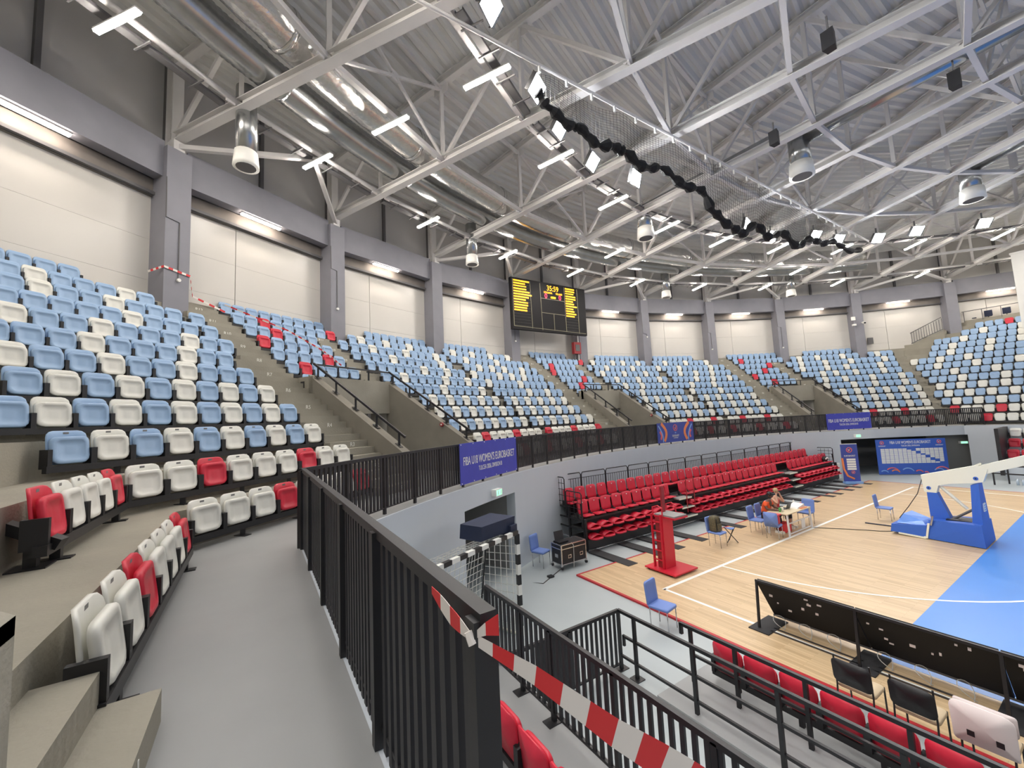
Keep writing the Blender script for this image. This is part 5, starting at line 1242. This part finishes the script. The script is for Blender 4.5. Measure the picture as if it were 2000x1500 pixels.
# ================================================================ far right: ramp rail, upper platform, projection screen, lower stand
t = thing('ramp_rail', 'dark slatted rail on the ramp at the far right corner', 'guard rail', (-23,29,9), )
pA, pB = Vector((-24.4,29.0,9.0)), Vector((-21.55,29.0,10.2))
MB().bar(pA+Vector((0,0,.85)), pB+Vector((0,0,1.0)), .05, .05).build('top_rail', 'dark_steel', t); MB().bar(pA, pB, .05, .05).build('bottom_rail', 'dark_steel', t)
for i in range(19): v = pA.lerp(pB, i/18); MB().bar(v, v+Vector((0,0,.9)), .03, .03).build('slat', 'dark_steel', t)
mb = MB(); mb.hexa([(-24.4,29.05,8.2),(-21.5,29.05,8.2),(-21.5,31,8.2),(-24.4,31,8.2)], [(-24.4,29.05,8.95),(-21.5,29.05,10.15),(-21.5,31,10.15),(-24.4,31,8.95)]); mb.build('ramp_base', 'concrete', t)
t = thing('platform_rail', 'thin dark rail of the upper platform at the far right', 'guard rail', (-19,31,10.8))
MB().bar((-20.7,31,11.62), (-17.6,31,11.62), .05, .05).build('top_rail', 'dark_steel', t)
for x in (-20.6,-19.6,-18.6,-17.7): MB().bar((x,31,10.5), (x,31,11.6), .04, .04).build('post', 'dark_steel', t)
mb = MB(); mb.box(-21,-10,30.9,33,10.2,10.72); mb.build('platform_edge', 'concrete', t)
for j, x in enumerate((-20.2,-19.35,-18.4)):
    t = thing('platform_seat', 'dark blue seat on the upper platform, %s from the left' % ordn(j), 'seat', (x,31.6,10.72), group='seats on the upper platform'); MB().box(x-.22,x+.22,31.6,31.65,11.05,11.5).build('backrest', 'navy', t); MB().box(x-.2,x+.2,31.4,31.6,11.0,11.06).build('seat', 'navy', t); MB().bar((x,31.55,10.72), (x,31.55,11.05), .05, .05).build('leg', 'black', t)
t = thing('projection_screen', 'large white screen hanging at the right edge', 'screen', (-16,25,9)); MB().box(-17.15,-11,24.97,25.03,9.0,14.1).build('screen_sheet', 'white', t); MB().bar((-17.2,25,14.15), (-11,25,14.15), .12, .12).build('roller_case', 'white', t)
t = thing('far_stand', 'grey concrete lower stand on the far side', 'platform', (-14,16.5,-.04)); MB().box(-17.6,-2,15.55,16.65,-.04,.85).build('platform', 'wall_paint', t); MB().box(-17.6,-2,16.65,17.45,-.04,1.39).build('step', 'wall_paint', t); MB().box(-17.6,-2,17.45,18.08,-.04,1.93).build('step', 'wall_paint', t); MB().box(-17.75,-17.6,15.3,18.08,.2,2.7).build('end_panel', 'black', t)
for lab, q, yy, zz in (('red','r',16.2,.86),('red upper','r',17.0,1.40),('white','w',17.75,1.94)):
    for j in range(3):
        t = thing('red_seat' if q == 'r' else 'white_seat', '%s folding seat of the far lower stand, %s from the left' % (lab, ordn(j)), 'seat', (-17.3+.495*j,yy,zz), math.pi, group='seats of the far lower stand')
        obj('backrest', SEAT[q][0], t); obj('seat_pan', SEAT[q][1], t)
        for sx in (-.236,.236): o = obj('bracket', brk_me, t); o.location = (sx,0,0)
t = thing('stand_rail', 'black bar rail in front of the far lower stand', 'guard rail', (-15,13.2,0))
for z in (.95,.85,.55,.45): MB().bar((-17.75 if z in (.95,.55) else -17.3,13.2 if z in (.95,.55) else 13.9,z), (-9,13.2 if z in (.95,.55) else 13.9,z), .05, .05).build('bar', 'black', t)
for x, yy in ((-17.7,13.2),(-17.3,13.9),(-16,13.2),(-15.5,13.9)): MB().bar((x,yy,-.04), (x,yy,.95), .06, .06).build('post', 'black', t)
for j, x in enumerate((-17.0,-16.82)):
    t = thing('water_bottle', 'clear water bottle on the far floor, %s one' % ('left','right')[j], 'bottle', (x,13.7,-.04), group='water bottles on the far floor'); MB().tube([(x,13.7,-.04),(x,13.7,.16),(x,13.7,.24)], .05, 10, rs=[.05,.05,.02]).build('body', 'glass_water', t, smooth=True); MB().tube([(x,13.7,.24),(x,13.7,.27)], .018, 8).build('cap', 'white', t)
t = thing('exit_sign', 'green lit exit sign under the far concourse', 'exit sign', (-19.6,20.2,1.75), group='lit exit signs'); mb = MB(); radial_box(mb, 136.2, 27.0, 27.15, .2, 1.62, 1.78); mb.build('sign_body', 'white', t); mb = MB(); radial_box(mb, 136.2, 26.99, 27.0, .17, 1.64, 1.76); mb.build('sign_face', 'exit_green', t)
# ================================================================ barrier tape tied to the near rail end
t = thing('barrier_tape', 'red and white tape tied in a bow to the near rail end', 'barrier tape', (-14.12,-18.1,3.8))
def tape(pts, wd, n_len, nm='tape_length', twist=0.0):
    pts = [Vector(p) for p in pts]; seg = []
    for a, b in zip(pts, pts[1:]):
        for i in range(6): seg.append(a.lerp(b, i/6))
    seg.append(pts[-1]); k = max(1, len(seg)//n_len)
    for c in range(0, len(seg)-1, k):
        part = seg[c:c+k+1]; mb = MB(); vs, fs = [], []
        for i, p in enumerate(part):
            g = (c+i)/len(seg); an = twist*g; u = Vector((math.sin(an)*.5, math.sin(an)*.7, math.cos(an))).normalized()*wd(g)/2; dn = Vector((.0015,.0015,0)); vs += [p+u, p-u, p+u+dn, p-u+dn]
        for i in range(len(part)-1): o = 4*i; fs += [(o,o+1,o+5,o+4),(o+2,o+6,o+7,o+3),(o,o+4,o+6,o+2),(o+1,o+3,o+7,o+5)]
        mb.add(vs, fs); mb.build(nm, 'tape_red' if (c//k) % 2 else 'tape_white', t)
kn = (-14.115,-18.148,3.79)
tape([kn, (-14.0,-18.02,3.70), (-13.88,-17.86,3.56), (-13.79,-17.70,3.44), (-13.6,-17.4,3.2)], lambda g: .028+.055*min(1, g*1.6), 9, 'tape_length', .8)
tape([kn, (-14.25,-18.152,3.80), (-14.38,-18.16,3.835)], lambda g: .02+.035*math.sin(math.pi*min(1,g*1.05)), 4, 'bow_end')
tape([kn, (-14.085,-18.12,3.815), (-14.065,-18.09,3.825)], lambda g: .01+.05*g, 2, 'bow_end')
MB().tube([(-14.12,-18.155,3.805),(-14.105,-18.15,3.775)], .012, 6).build('knot', 'tape_white', t)
for o in WORLD_T: del o['_w']
